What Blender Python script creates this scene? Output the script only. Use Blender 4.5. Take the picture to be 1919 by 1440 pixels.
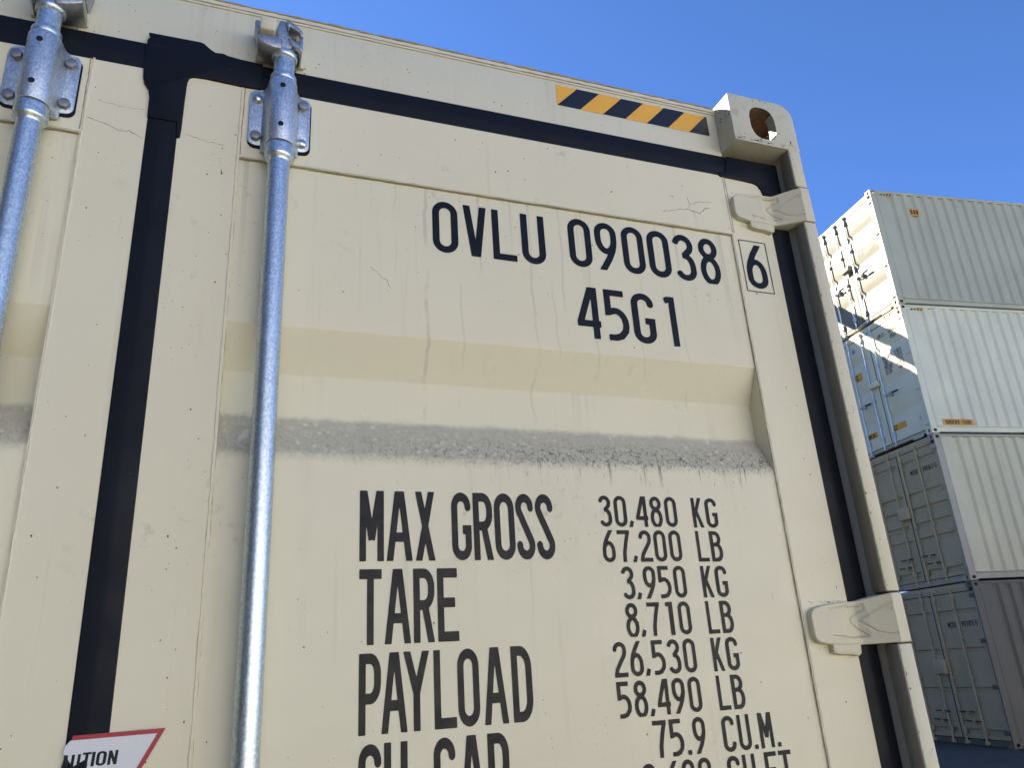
import bpy, bmesh, math, random
import numpy as np
from mathutils import Vector, Matrix
R = math.radians
for o in list(bpy.data.objects):
    bpy.data.objects.remove(o)
scene = bpy.context.scene
col = scene.collection

# ------------------------------------------------------------------ camera, sky, sun, exposure
cd = bpy.data.cameras.new('camera'); cam = bpy.data.objects.new('camera', cd); col.objects.link(cam)
cd.sensor_width = 36.0; cd.lens = 1447.4/1919*36.0; cd.clip_start = 0.02; cd.clip_end = 2000
_r = Vector((0.9387, -0.3394, -0.0589)); _d = Vector((0.0670, 0.3490, -0.9346)); _f = Vector((0.3377, 0.8735, 0.3504))
cam.matrix_world = Matrix(((_r.x, -_d.x, -_f.x, 0.125), (_r.y, -_d.y, -_f.y, -1.053), (_r.z, -_d.z, -_f.z, 1.778), (0, 0, 0, 1)))
scene.camera = cam
SUN = Vector((-1.0, 1.45, 1.29)).normalized()
SUN_EL = math.asin(SUN.z); SUN_AZ = math.atan2(SUN.x, SUN.y)
w = bpy.data.worlds.new('World'); scene.world = w; w.use_nodes = True
nt = w.node_tree
sky = nt.nodes.new('ShaderNodeTexSky'); sky.sky_type = 'NISHITA'; sky.sun_disc = False
sky.sun_elevation = SUN_EL; sky.sun_rotation = SUN_AZ
sky.air_density = 0.5; sky.dust_density = 0.03; sky.ozone_density = 10.0
nt.links.new(sky.outputs[0], nt.nodes['Background'].inputs[0])
nt.nodes['Background'].inputs[1].default_value = 0.073
sl = bpy.data.lights.new('sun', 'SUN'); sl.energy = 5.0; sl.angle = R(0.5); sl.color = (1.0, 0.93, 0.80)
so = bpy.data.objects.new('sun', sl); col.objects.link(so)
so.rotation_euler = SUN.to_track_quat('Z', 'Y').to_euler()
scene.view_settings.view_transform = 'Standard'; scene.view_settings.look = 'None'
scene.view_settings.exposure = 2.43; scene.view_settings.gamma = 1.0
scene.cycles.max_bounces = 8; scene.cycles.diffuse_bounces = 5
try: scene.cycles.use_denoising = True
except Exception: pass

# ------------------------------------------------------------------ helpers
class MB:
    """collects pieces of one mesh object"""
    def __init__(s): s.v = []; s.f = []; s.m = []
    def add(s, vs, fs, mi=0):
        b = len(s.v); s.v += [tuple(v) for v in vs]; s.f += [tuple(b+i for i in f) for f in fs]; s.m += [mi]*len(fs); return s
    def box(s, x0, x1, y0, y1, z0, z1, bevel=0.0, mi=0, seg=2):
        if bevel <= 0:
            vs = [(x0,y0,z0),(x1,y0,z0),(x1,y1,z0),(x0,y1,z0),(x0,y0,z1),(x1,y0,z1),(x1,y1,z1),(x0,y1,z1)]
            return s.add(vs, [(3,2,1,0),(4,5,6,7),(0,1,5,4),(1,2,6,5),(2,3,7,6),(3,0,4,7)], mi)
        bm = bmesh.new(); bmesh.ops.create_cube(bm, size=1.0)
        for v in bm.verts: v.co = Vector(((x0+x1)/2+v.co.x*(x1-x0), (y0+y1)/2+v.co.y*(y1-y0), (z0+z1)/2+v.co.z*(z1-z0)))
        bmesh.ops.bevel(bm, geom=bm.edges[:], offset=bevel, segments=seg, affect='EDGES', profile=0.5)
        return s.bm(bm, mi)
    def bm(s, bm, mi=0):
        bm.verts.index_update()
        s.add([v.co[:] for v in bm.verts], [[v.index for v in f.verts] for f in bm.faces], mi); bm.free(); return s
    def prism(s, poly, a0, a1, axis='y', bevel=0.0, mi=0, seg=2):
        """polygon in the plane across `axis`, from a0 to a1; polygon coords are (x,z) for y, (x,y) for z, (y,z) for x"""
        def P(u, v, a): return {'y': (u, a, v), 'z': (u, v, a), 'x': (a, u, v)}[axis]
        bm = bmesh.new()
        A = [bm.verts.new(P(u, v, a0)) for u, v in poly]; B = [bm.verts.new(P(u, v, a1)) for u, v in poly]
        n = len(poly)
        bm.faces.new(A); bm.faces.new(B[::-1])
        for i in range(n): bm.faces.new((A[i], B[i], B[(i+1) % n], A[(i+1) % n]))
        bmesh.ops.recalc_face_normals(bm, faces=bm.faces[:])
        if bevel > 0:
            bmesh.ops.bevel(bm, geom=bm.edges[:], offset=bevel, segments=seg, affect='EDGES', profile=0.5, clamp_overlap=True)
        return s.bm(bm, mi)
    def tube(s, pts, r, n=8, mi=0, cap=True):
        """r a number or one per point"""
        P = [Vector(p) for p in pts]; k = len(P); rr = r if isinstance(r, (list, tuple)) else [r]*k
        vs = []; fs = []; ref = None
        for i in range(k):
            t = (P[min(i+1, k-1)]-P[max(i-1, 0)]).normalized()
            if ref is None:
                ref = Vector((1, 0, 0)) if abs(t.x) < 0.8 else Vector((0, 0, 1))
            a = (ref-t*ref.dot(t)).normalized(); b = t.cross(a); ref = a
            for j in range(n):
                th = 2*math.pi*j/n; vs.append(P[i]+(a*math.cos(th)+b*math.sin(th))*rr[i])
        for i in range(k-1):
            for j in range(n):
                fs.append((i*n+j, i*n+(j+1) % n, (i+1)*n+(j+1) % n, (i+1)*n+j))
        if cap: fs.append(tuple(range(n-1, -1, -1))); fs.append(tuple((k-1)*n+j for j in range(n)))
        return s.add(vs, fs, mi)
    def lathe_z(s, cx, cy, prof, n=28, mi=0):
        """prof: (r, z) going up; support rings keep the shading normals straight"""
        P2 = []
        for i, p in enumerate(prof):
            if i and abs(p[1]-prof[i-1][1]) > .012:
                q = prof[i-1]; k = .0015/abs(p[1]-q[1]); P2 += [(q[0]+(p[0]-q[0])*k, q[1]+(p[1]-q[1])*k), (p[0]-(p[0]-q[0])*k, p[1]-(p[1]-q[1])*k)]
            P2.append(p)
        prof = P2; vs = []; fs = []
        for r_, z in prof:
            for j in range(n): th = 2*math.pi*j/n; vs.append((cx+r_*math.cos(th), cy+r_*math.sin(th), z))
        for i in range(len(prof)-1):
            for j in range(n): fs.append((i*n+j, i*n+(j+1) % n, (i+1)*n+(j+1) % n, (i+1)*n+j))
        fs.append(tuple(range(n-1, -1, -1))); fs.append(tuple((len(prof)-1)*n+j for j in range(n)))
        return s.add(vs, fs, mi)
    def quad(s, a, b, c, d, mi=0): return s.add([a, b, c, d], [(0, 1, 2, 3)], mi)
    def mesh(s, name, mats, smooth=35):
        me = bpy.data.meshes.new(name); me.from_pydata(s.v, [], s.f); me.update()
        for m in (mats if isinstance(mats, (list, tuple)) else [mats]): me.materials.append(m)
        me.polygons.foreach_set('material_index', s.m)
        if smooth:
            me.polygons.foreach_set('use_smooth', [True]*len(s.f)); me.set_sharp_from_angle(angle=R(smooth))
        return me
    def build(s, name, mats, parent=None, smooth=35):
        return link(name, s.mesh(name, mats, smooth), parent)

def link(name, me, parent=None):
    o = bpy.data.objects.new(name, me); col.objects.link(o)
    if parent is not None: o.parent = parent
    return o
def thing(name, label, cat, loc=(0, 0, 0), rz=0.0, group=None, kind=None):
    o = bpy.data.objects.new(name, None); col.objects.link(o); o.location = loc; o.rotation_euler = (0, 0, rz)
    o['label'] = label; o['category'] = cat; o.empty_display_size = 0.2
    if group: o['group'] = group
    if kind: o['kind'] = kind
    return o
def rounded(x0, x1, z0, z1, r, n=5, rs=None):
    rs = rs or (r, r, r, r); out = []
    for (cx, cz, a0, q) in ((x0, z0, 180, 0), (x1, z0, 270, 1), (x1, z1, 0, 2), (x0, z1, 90, 3)):
        rr = rs[q]; ccx = cx+(rr if cx == x0 else -rr); ccz = cz+(rr if cz == z0 else -rr)
        if rr <= 0: out.append((cx, cz)); continue
        for i in range(n+1):
            th = R(a0+90*i/n); out.append((ccx+rr*math.cos(th), ccz+rr*math.sin(th)))
    return out
def fillet(pts, r, n=4):
    out = [pts[0]]
    for i in range(1, len(pts)-1):
        a, b, c = Vector(pts[i-1]), Vector(pts[i]), Vector(pts[i+1])
        u = (a-b).normalized(); v = (c-b).normalized(); d = min(r, (a-b).length*.45, (c-b).length*.45)
        p, q = b+u*d, b+v*d
        for k in range(n+1):
            t = k/n; out.append(tuple(p*(1-t)**2+b*2*t*(1-t)+q*t*t))
    out.append(pts[-1]); return out
def boolean(mb_a, cutters):
    me = mb_a.mesh('tmp', [], smooth=0); oa = link('tmp', me)
    obs = []
    for c in cutters:
        ob = link('tmpc', c.mesh('tmpc', [], smooth=0)); obs.append(ob)
        m = oa.modifiers.new('b', 'BOOLEAN'); m.operation = 'DIFFERENCE'; m.solver = 'EXACT'; m.object = ob
    bpy.context.view_layer.update()
    dg = bpy.context.evaluated_depsgraph_get(); ev = oa.evaluated_get(dg); em = ev.to_mesh()
    out = MB().add([v.co[:] for v in em.vertices], [tuple(p.vertices) for p in em.polygons]); ev.to_mesh_clear()
    for o in [oa]+obs:
        d = o.data; bpy.data.objects.remove(o); bpy.data.meshes.remove(d)
    return out

# ------------------------------------------------------------------ materials
class NT:
    def __init__(s, name):
        s.mat = bpy.data.materials.new(name); s.mat.use_nodes = True; s.t = s.mat.node_tree
        s.b = s.t.nodes['Principled BSDF']; s.co = s.t.nodes.new('ShaderNodeTexCoord').outputs['Object']
    def n(s, typ, **kw):
        nd = s.t.nodes.new(typ)
        for k, v in kw.items():
            if hasattr(nd, k) and k not in ('inputs',): setattr(nd, k, v)
        return nd
    def l(s, a, b): s.t.links.new(a, b)
    def mapping(s, scale=(1, 1, 1), loc=(0, 0, 0)):
        m = s.n('ShaderNodeMapping'); s.l(s.co, m.inputs[0]); m.inputs['Scale'].default_value = scale; m.inputs['Location'].default_value = loc; return m.outputs[0]
    def noise(s, scale=5, detail=4, rough=.55, vec=None, dist=0.0):
        n = s.n('ShaderNodeTexNoise'); s.l(vec or s.co, n.inputs['Vector']); n.inputs['Scale'].default_value = scale
        n.inputs['Detail'].default_value = detail; n.inputs['Roughness'].default_value = rough; n.inputs['Distortion'].default_value = dist
        return n.outputs['Fac']
    def voro(s, scale=5, vec=None, feature='F1', out='Distance'):
        n = s.n('ShaderNodeTexVoronoi'); n.feature = feature; s.l(vec or s.co, n.inputs['Vector']); n.inputs['Scale'].default_value = scale; return n.outputs[out]
    def ramp(s, fac, stops):
        """piecewise linear: stops [(pos, value or colour)]"""
        r = s.n('ShaderNodeValToRGB'); s.l(fac, r.inputs[0]); e = r.color_ramp.elements
        while len(e) < len(stops): e.new(0.5)
        for el, (p, c) in zip(e, stops):
            el.position = p; el.color = (c, c, c, 1) if isinstance(c, (int, float)) else (*c, 1)
        return r.outputs[0]
    def math(s, op, a, b=None, clamp=False):
        m = s.n('ShaderNodeMath'); m.operation = op; m.use_clamp = clamp
        for i, x in enumerate((a, b)):
            if x is None: continue
            if isinstance(x, (int, float)): m.inputs[i].default_value = x
            else: s.l(x, m.inputs[i])
        return m.outputs[0]
    def mr(s, v, a, b, c=0.0, d=1.0, smooth=True):
        m = s.n('ShaderNodeMapRange'); m.interpolation_type = 'SMOOTHSTEP' if smooth else 'LINEAR'
        s.l(v, m.inputs[0])
        for i, x in enumerate((a, b, c, d)): m.inputs[i+1].default_value = x
        return m.outputs[0]
    def xyz(s):
        if not hasattr(s, '_x'):
            n = s.n('ShaderNodeSeparateXYZ'); s.l(s.co, n.inputs[0]); s._x = n.outputs
        return s._x
    def mix(s, fac, a, b, blend='MIX'):
        m = s.n('ShaderNodeMix'); m.data_type = 'RGBA'; m.blend_type = blend
        if isinstance(fac, (int, float)): m.inputs[0].default_value = fac
        else: s.l(fac, m.inputs[0])
        for i, x in ((6, a), (7, b)):
            if isinstance(x, tuple): m.inputs[i].default_value = (*x, 1)
            else: s.l(x, m.inputs[i])
        return m.outputs[2]
    def bump(s, h, strength=.3, dist=.01, prev=None):
        b = s.n('ShaderNodeBump'); s.l(h, b.inputs['Height']); b.inputs['Strength'].default_value = strength; b.inputs['Distance'].default_value = dist
        if prev is not None: s.l(prev, b.inputs['Normal'])
        return b.outputs[0]
    def out(s, colr=None, rough=None, metal=None, normal=None, spec=None):
        for k, v in (('Base Color', colr), ('Roughness', rough), ('Metallic', metal), ('Normal', normal), ('Specular IOR Level', spec)):
            if v is None: continue
            if isinstance(v, tuple): s.b.inputs[k].default_value = (*v, 1)
            elif isinstance(v, (int, float)): s.b.inputs[k].default_value = v
            else: s.l(v, s.b.inputs[k])
        return s.mat

CREAM = (0.745, 0.710, 0.535)
def cream_paint(name, ledge=False, worn=0.0, base=CREAM):
    t = NT(name); x, y, z = t.xyz()
    c = t.mix(t.ramp(t.noise(2.2, 5, .6), [(.3, 0.0), (.72, 1.0)]), base, tuple(b*k for b, k in zip(base, (.93, .93, .92))))
    # rain runs: narrow vertical streaks in patches
    st = t.noise(1.0, 3, .6, t.mapping((46, 46, 1.1)), .35)
    st = t.math('MULTIPLY', t.mr(st, .56, .70), t.mr(t.noise(3.0, 2), .42, .62))
    c = t.mix(t.math('MULTIPLY', st, .17), c, (.36, .31, .23))
    # two kinds of specks
    sp = t.mr(t.voro(95), .10, .05); sp = t.math('MULTIPLY', sp, t.mr(t.noise(9, 2), .55, .68))
    c = t.mix(t.math('MULTIPLY', sp, .65), c, (.10, .075, .05))
    # smudges
    sm = t.math('MULTIPLY', t.mr(t.noise(38, 5, .7), .56, .72), t.mr(t.noise(4.3, 2), .55, .7))
    c = t.mix(t.math('MULTIPLY', sm, .35), c, (.20, .18, .15))
    if ledge:
        # grime lying on the upward-facing ledge of the trough, with washed spots and runs below it
        lz = t.math('ADD', z, t.math('MULTIPLY', t.math('SUBTRACT', t.noise(26, 4, .7), .5), .022))
        m = t.math('MULTIPLY', t.mr(lz, 2.075, 2.098), t.mr(lz, 2.160, 2.146))
        wash = t.mr(t.noise(85, 4, .7, t.mapping((1, 1, .7))), .54, .66)
        spot = t.math('MULTIPLY', t.mr(t.voro(62), .30, .16), t.mr(t.noise(20, 2), .42, .55))
        run = t.mr(t.noise(1.0, 2, .5, t.mapping((26, 26, 1.8)), .7), .64, .70)
        m = t.math('MULTIPLY', m, t.math('SUBTRACT', 1.0, t.math('MULTIPLY', t.math('MAXIMUM', t.math('MULTIPLY', wash, .55), t.math('MAXIMUM', spot, run)), .62)))
        g = t.mix(t.noise(140, 4, .75), (.30, .282, .215), (.62, .59, .45))
        c = t.mix(t.math('MULTIPLY', m, .90), c, g)
        vn = t.n('ShaderNodeTexVoronoi'); vn.feature = 'DISTANCE_TO_EDGE'; vn.inputs['Scale'].default_value = 118
        wv = t.n('ShaderNodeVectorMath'); wv.operation = 'ADD'; t.l(t.mapping((1, 1, .6)), wv.inputs[0])
        nn = t.n('ShaderNodeTexNoise'); nn.inputs['Scale'].default_value = 60; t.l(t.co, nn.inputs['Vector'])
        sc_ = t.n('ShaderNodeVectorMath'); sc_.operation = 'SCALE'; sc_.inputs['Scale'].default_value = .018; t.l(nn.outputs['Color'], sc_.inputs[0]); t.l(sc_.outputs[0], wv.inputs[1])
        t.l(wv.outputs[0], vn.inputs['Vector'])
        worm = t.math('MULTIPLY', t.mr(vn.outputs['Distance'], .13, .03), t.mr(t.noise(150, 3, .7), .47, .56))
        worm = t.math('MULTIPLY', worm, t.math('MULTIPLY', t.mr(z, 2.072, 2.098), t.mr(z, 2.142, 2.108)))
        worm = t.math('MULTIPLY', worm, t.mr(x, .15, .75, .25, 1.0))
        c = t.mix(t.math('MULTIPLY', worm, .8), c, (.05, .046, .04))
        dr = t.mr(t.noise(1.0, 4, .65, t.mapping((150, 150, 7))), .57, .66)
        dr = t.math('MULTIPLY', dr, t.math('MULTIPLY', t.mr(z, 2.045, 2.095), t.mr(z, 2.10, 2.092)))
        dr = t.math('MULTIPLY', dr, t.mr(x, .35, .75))
        c = t.mix(t.math('MULTIPLY', dr, .75), c, (.10, .095, .085))
        # wavering rain runs down the panel
        wob = t.math('MULTIPLY', t.math('SUBTRACT', t.noise(1.0, 3, .6, t.mapping((3, 3, 9))), .5), .030)
        xw = t.math('ADD', x, wob); brk = t.mr(t.noise(1.0, 3, .6, t.mapping((20, 20, 9), (5, 0, 0))), .36, .55)
        for x0, wd, za, zb, k in ((.413, .0042, 2.12, 2.72, .30), (.507, .0032, 2.40, 2.72, .24), (.600, .0032, 2.15, 2.72, .20), (.640, .0022, 2.15, 2.45, .17), (.662, .0028, 2.28, 2.71, .20), (.716, .0026, 2.17, 2.71, .17), (.807, .0022, 2.20, 2.40, .16), (.47, .0026, 2.10, 2.40, .15), (.36, .002, 2.38, 2.72, .14), (.90, .003, 2.15, 2.35, .14)):
            d = t.math('ABSOLUTE', t.math('SUBTRACT', xw, x0)); f = t.math('MULTIPLY', t.mr(d, wd, wd*.45), t.math('MULTIPLY', t.mr(z, za, za+.06), t.mr(z, zb, zb-.01)))
            c = t.mix(t.math('MULTIPLY', t.math('MULTIPLY', f, brk), k*1.05), c, (.33, .29, .21))
        # drips hanging from the rubber seal
        dp = t.mr(t.noise(1.0, 3, .6, t.mapping((30, 30, .7), (3.1, 0, 0)), .5), .585, .64)
        dp = t.math('MULTIPLY', dp, t.mr(z, 2.25, 2.70))
        c = t.mix(t.math('MULTIPLY', dp, .30), c, (.30, .265, .19))
    if worn:
        wn = t.math('MULTIPLY', t.mr(t.noise(46, 6, .75), .68-worn*.06, .73-worn*.06), t.mr(t.noise(8, 2), .45, .6))
        c = t.mix(t.math('MULTIPLY', wn, .55), c, (.17, .135, .10))
        if worn > 1.3:
            c = t.mix(t.math('MULTIPLY', t.mr(t.noise(34, 6, .75, None, .6), .50, .72), .55), c, (.30, .25, .175))
        ru = t.mr(t.noise(60, 5, .75), .69, .74); ru = t.math('MULTIPLY', ru, t.mr(t.noise(7, 2), .5, .6))
        c = t.mix(ru, c, (.055, .028, .016))
    h = t.bump(t.noise(520, 2, .5), .10, .0006)
    h = t.bump(t.noise(14, 3, .5), .22, .0022 if not worn else .005, h)
    if worn: h = t.bump(t.noise(90, 4, .6), .35, .0012, h)
    return t.out(c, t.mr(t.noise(30, 3), .3, .7, .42, .58), 0.0, h, .35)

M = {}
M['cream'] = cream_paint('cream_paint')
M['panel'] = cream_paint('cream_panel_paint', ledge=True)
M['worn'] = cream_paint('worn_cream_paint', worn=1.0, base=tuple(k*.86 for k in CREAM))
M['headp'] = cream_paint('greyed_header_paint', base=(.635, .62, .50))
M['channel'] = cream_paint('shaded_channel_paint', worn=1.2, base=(.235, .23, .195))  # dark base holds the recessed wall's shade along with grime
M['channel2'] = cream_paint('half_shaded_channel_paint', worn=1.0, base=(.44, .43, .355))  # grey base holds a lighter share of the recess shade, plus grime
M['cast'] = cream_paint('cream_cast_iron_paint', worn=1.5, base=(.56, .55, .44))
def simple(name, c, rough=.5, metal=0.0, var=.12, scale=25, bump=.15, bd=.001, spec=.5):
    t = NT(name); cc = t.mix(t.noise(scale, 4, .6), tuple(k*(1-var) for k in c), tuple(min(1, k*(1+var)) for k in c))
    return t.out(cc, rough, metal, t.bump(t.noise(scale*3, 3), bump, bd), spec)
M['chip'] = simple('paint_chip_grey', (.06, .045, .035), .8)
M['groove'] = simple('weld_dirt_brown', (.33, .28, .19), .8, var=.4, scale=60)
M['bead'] = simple('weld_bead_paint', tuple(k*.93 for k in CREAM), .5, var=.1, scale=90, bump=.4)
def rubber():
    t = NT('navy_rubber_gasket'); x, y, z = t.xyz()
    c = t.mix(t.noise(18, 5, .65), (.0030, .0042, .0085), (.0055, .0078, .0145))
    sc = t.mr(t.noise(1.0, 4, .7, t.mapping((8, 8, 90))), .66, .72)
    c = t.mix(t.math('MULTIPLY', sc, .10), c, (.12, .11, .10))
    du = t.math('MULTIPLY', t.mr(t.noise(160, 3, .6), .68, .74), t.mr(t.noise(10, 2), .5, .62))
    c = t.mix(t.math('MULTIPLY', du, .5), c, (.12, .11, .10))
    return t.out(c, t.mr(t.noise(12, 3), .3, .7, .48, .66), 0, t.bump(t.noise(60, 4), .2, .0008), .2)
M['rubber'] = rubber()
def vinyl():
    t = NT('dark_vinyl_lettering'); c = t.mix(t.noise(9, 3), (.0055, .0075, .0115), (.0085, .010, .014))
    h = t.bump(t.noise(190, 3, .6, t.mapping((1, 1, .8))), .45, .0011)
    return t.out(c, t.mr(t.noise(40, 2), .3, .7, .34, .46), 0, h, .20)
M['vinyl'] = vinyl()
def galv(name, base=(.63, .715, .745), rough=(.34, .44), flecks=.35):
    t = NT(name); x, y, z = t.xyz()
    v = t.noise(1.0, 4, .75, t.mapping((330, 330, 230)))
    c = t.mix(t.mr(v, .32, .68), tuple(k*.66 for k in base), tuple(min(1, k*1.18) for k in base))
    c = t.mix(t.math('MULTIPLY', t.mr(t.noise(9, 4, .6, t.mapping((1, 1, .3))), .4, .7), .22), c, tuple(k*.66 for k in base))
    bl = t.math('MULTIPLY', t.mr(t.noise(380, 4, .75), .58, .66), t.mr(t.noise(18, 3), .40, .56))
    c = t.mix(t.math('MULTIPLY', bl, flecks), c, (.16, .165, .17))
    sm = t.math('MULTIPLY', t.mr(t.noise(1.0, 5, .7, t.mapping((60, 60, 22)), .5), .58, .70), t.mr(t.noise(5, 2), .48, .6))
    c = t.mix(t.math('MULTIPLY', sm, .35), c, (.30, .29, .27))
    h = t.bump(v, .16, .0005); h = t.bump(t.noise(30, 2), .06, .002, h)
    return t.out(c, t.mr(v, .3, .7, rough[0], rough[1]), .9, h, .5)
M['galv'] = galv('galvanised_steel')
M['galvcast'] = galv('galvanised_casting', (.62, .68, .72), (.42, .54), .14)
M['cam'] = galv('galvanised_cam', (.48, .50, .51), (.36, .48), .12)
M['bolt'] = simple('zinc_bolt', (.26, .265, .28), .5, .75, .25, 200, .3)
M['rivet'] = simple('bright_rivet', (.62, .62, .62), .3, .95, .1, 200, .1)
M['hole'] = simple('dark_hole', (.008, .008, .009), .9)
M['yellow'] = simple('hazard_yellow_vinyl', (.80, .43, .05), .45, 0, .06, 40)
M['black'] = simple('hazard_black_vinyl', (.010, .011, .016), .4, 0, .2, 40)
M['paper'] = simple('white_sticker', (.66, .68, .71), .5, 0, .03, 30)
M['red'] = simple('red_sticker_border', (.33, .018, .03), .45, 0, .1, 40)
M['sticker_blue'] = simple('blue_sticker', (.10, .22, .52), .5)
M['sticker_yellow'] = simple('amber_sticker', (.62, .31, .035), .5, 0, .15, 12)
M['pink'] = simple('pink_mark', (.55, .32, .36), .6)
M['blocker'] = simple('blocker_dark', (.05, .05, .05), .8)  # dark paint for the added block that cuts light from the left
def yard_paint(name, base, dirt=.5, rust=.3):
    t = NT(name); x, y, z = t.xyz()
    c = t.mix(t.ramp(t.noise(.9, 5, .6), [(.3, 0.0), (.7, 1.0)]), base, tuple(k*.86 for k in base))
    st = t.math('MULTIPLY', t.mr(t.noise(1.0, 4, .6, t.mapping((9, 9, .35))), .5, .72), t.mr(t.noise(1.3, 2), .4, .65))
    c = t.mix(t.math('MULTIPLY', st, .5*dirt), c, tuple(k*.55 for k in base))
    ru = t.math('MULTIPLY', t.mr(t.noise(11, 6, .75), .63, .72), t.mr(t.noise(1.7, 2), .52, .68))
    c = t.mix(t.math('MULTIPLY', ru, rust), c, (.20, .13, .08))
    return t.out(c, .6, 0, t.bump(t.noise(6, 3), .2, .006), .25)
M['white'] = yard_paint('white_container_paint', (.71, .655, .455), .5, .25)
M['whited'] = yard_paint('white_door_paint', (.68, .63, .445), .3, .15)
M['rail'] = yard_paint('dirty_white_rail_paint', (.55, .52, .46), .8, .5)
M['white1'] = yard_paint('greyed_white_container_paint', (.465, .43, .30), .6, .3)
M['whitesun'] = yard_paint('sun_dimmed_door_paint', (.20, .183, .135), .3, .15)  # darkened copy of the white door paint, offsets the full sun on it
M['rail2'] = yard_paint('weathered_grey_frame_paint', (.40, .345, .25), .8, .5)
M['beige'] = yard_paint('weathered_beige_paint', (.60, .525, .34), .8, .45)
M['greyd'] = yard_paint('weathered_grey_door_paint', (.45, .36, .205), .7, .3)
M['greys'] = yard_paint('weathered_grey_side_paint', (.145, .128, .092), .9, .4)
M['clad'] = yard_paint('grey_ribbed_cladding', (.30, .305, .30), .7, .3)
M['bounce_wall'] = yard_paint('white_cladding', (.74, .71, .64), .3, .1)
M['flake'] = simple('rust_flake', (.075, .048, .032), .9, var=.5, scale=300)
M['rust'] = simple('rusty_casting_inside', (.21, .145, .09), .85, var=.5, scale=70, bump=.5)
M['wood'] = simple('floor_timber', (.16, .09, .05), .7)

# ------------------------------------------------------------------ stroke font (signed distance of strokes -> flat mesh)
def arc(cx, cy, rx, ry, a0, a1, n=14):
    return [(cx+rx*math.cos(R(a0+(a1-a0)*i/n)), cy+ry*math.sin(R(a0+(a1-a0)*i/n))) for i in range(n+1)]
def glyph_paths(ch, W, h):
    l, r, b, t = h, W-h, h, 1-h; c = W/2; q = c-h
    top = lambda a0, a1: arc(c, 1-c, q, q, a0, a1)
    bot = lambda a0, a1: arc(c, c, q, q, a0, a1)
    if ch in '0O': return [top(0, 180)+bot(180, 360)+[(r, 1-c)]]
    if ch == 'U': return [[(l, 1)]+bot(180, 360)+[(r, 1)]]
    if ch == 'L': return [[(l, 1), (l, 0)], [(0, b), (W, b)]]
    if ch == 'I': return [[(c, 1), (c, 0)]]
    if ch == 'T': return [[(0, t), (W, t)], [(c, 1), (c, 0)]]
    if ch == 'E': return [[(l, 1), (l, 0)], [(0, t), (W*.98, t)], [(0, .525), (W*.84, .525)], [(0, b), (W, b)]]
    if ch == 'F': return [[(l, 1), (l, 0)], [(0, t), (W, t)], [(0, .51), (W*.84, .51)]]
    if ch == 'H': return [[(l, 1), (l, 0)], [(r, 1), (r, 0)], [(0, .52), (W, .52)]]
    if ch == 'N': return [[(l, 1), (l, 0)], [(r, 1), (r, 0)], [(l, 1.0), (r, 0.0)]]
    if ch == 'V': return [[(h*1.0, 1.04), (c-.012, -.06)], [(W-h, 1.04), (c+.012, -.06)]]
    if ch == 'A': return [[(h*.95, -.04), (c-.02, 1.06)], [(W-h*.95, -.04), (c+.02, 1.06)], [(W*.22, .335), (W*.78, .335)]]
    if ch == 'M': return [[(l, 1), (l, 0)], [(r, 1), (r, 0)], [(l+.01, 1.05), (c, .30)], [(r-.01, 1.05), (c, .30)]]
    if ch == 'X': return [[(h, 1.04), (W-h, -.04)], [(W-h, 1.04), (h, -.04)]]
    if ch == 'Y': return [[(h, 1.04), (c, .47)], [(W-h, 1.04), (c, .47)], [(c, .52), (c, 0)]]
    if ch == 'K': return [[(l, 1), (l, 0)], [(l, .33), (W-h*1.1, 1.05)], [(W*.36, .56), (W-h, -.05)]]
    if ch == 'P': return [[(l, 1), (l, 0)], [(l, t), (c, t)]+arc(c, t-q*1.28, q, q*1.28, 90, 0)+arc(c, .435+q*1.28, q, q*1.28, 0, -90)+[(l, .435)]]
    if ch == 'R': return [[(l, 1), (l, 0)], [(l, t), (c, t)]+arc(c, t-q*1.25, q, q*1.25, 90, 0)+arc(c, .50+q*1.25, q, q*1.25, 0, -90)+[(l, .50)], [(c+.01, .52), (W-h, -.04)]]
    if ch == 'B': return [[(l, 1), (l, 0)], [(l, t), (c-.02, t)]+arc(c-.03, t-.19, q, .19, 90, -90)+[(l, t-.38)], [(l, t-.38), (c, t-.38)]+arc(c, (t-.38+b)/2, q, (t-.38-b)/2, 90, -90)+[(l, b)]]
    if ch == 'D': return [[(l, 1), (l, 0)], [(l, t), (c-.03, t)]+arc(c-.03, t-q*1.5, q+.03, q*1.5, 90, 0)+arc(c-.03, b+q*1.5, q+.03, q*1.5, 0, -90)+[(l, b)]]
    if ch == 'C': return [[(r, .79)]+top(0, 180)+bot(180, 360)+[(r, .25)]]
    if ch == 'G': return [[(r, .80)]+top(0, 180)+bot(180, 360)+[(r, .50)], [(W*.56, .445), (W-.001, .445)]]
    if ch == 'S':
        phi = math.degrees(math.acos(min(1, q/((1-W)/2))))
        return [[(r, .79)]+top(0, 270-phi)+bot(90-phi, -180)+[(l, .245)]]
    if ch == '3': return [arc(c-.005, .765, q*.97, .235-h, 172, -60)+[(W*.5, .535)], [(W*.42, .54), (c+.03, .54)]+arc(c, .30, q, .24, 80, 0)+bot(0, -160)]
    if ch == '8': return [arc(c, .765, q*.93, .235-h, 0, 360, 28), arc(c, .29, q, .29-h+.03, 0, 360, 28)]
    if ch == '9': return [top(0, 180)+arc(c, .66, q, .66-.385-h*.2, 180, 360)+[(r, 1-c)], [(r, .72), (r, .62), (r-.012, .54), (r-.045, .42), (c+.035, .24), (W*.21, -.03)]]
    if ch == '6': return [[(W-a, 1-bb) for a, bb in p] for p in glyph_paths('9', W, h)]
    if ch == '4': return [[(W*.79, 1.0), (W*.79, 0)], [(W*.72, 1.06), (l*.9, .30)], [(0, .285), (W, .285)]]
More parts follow.
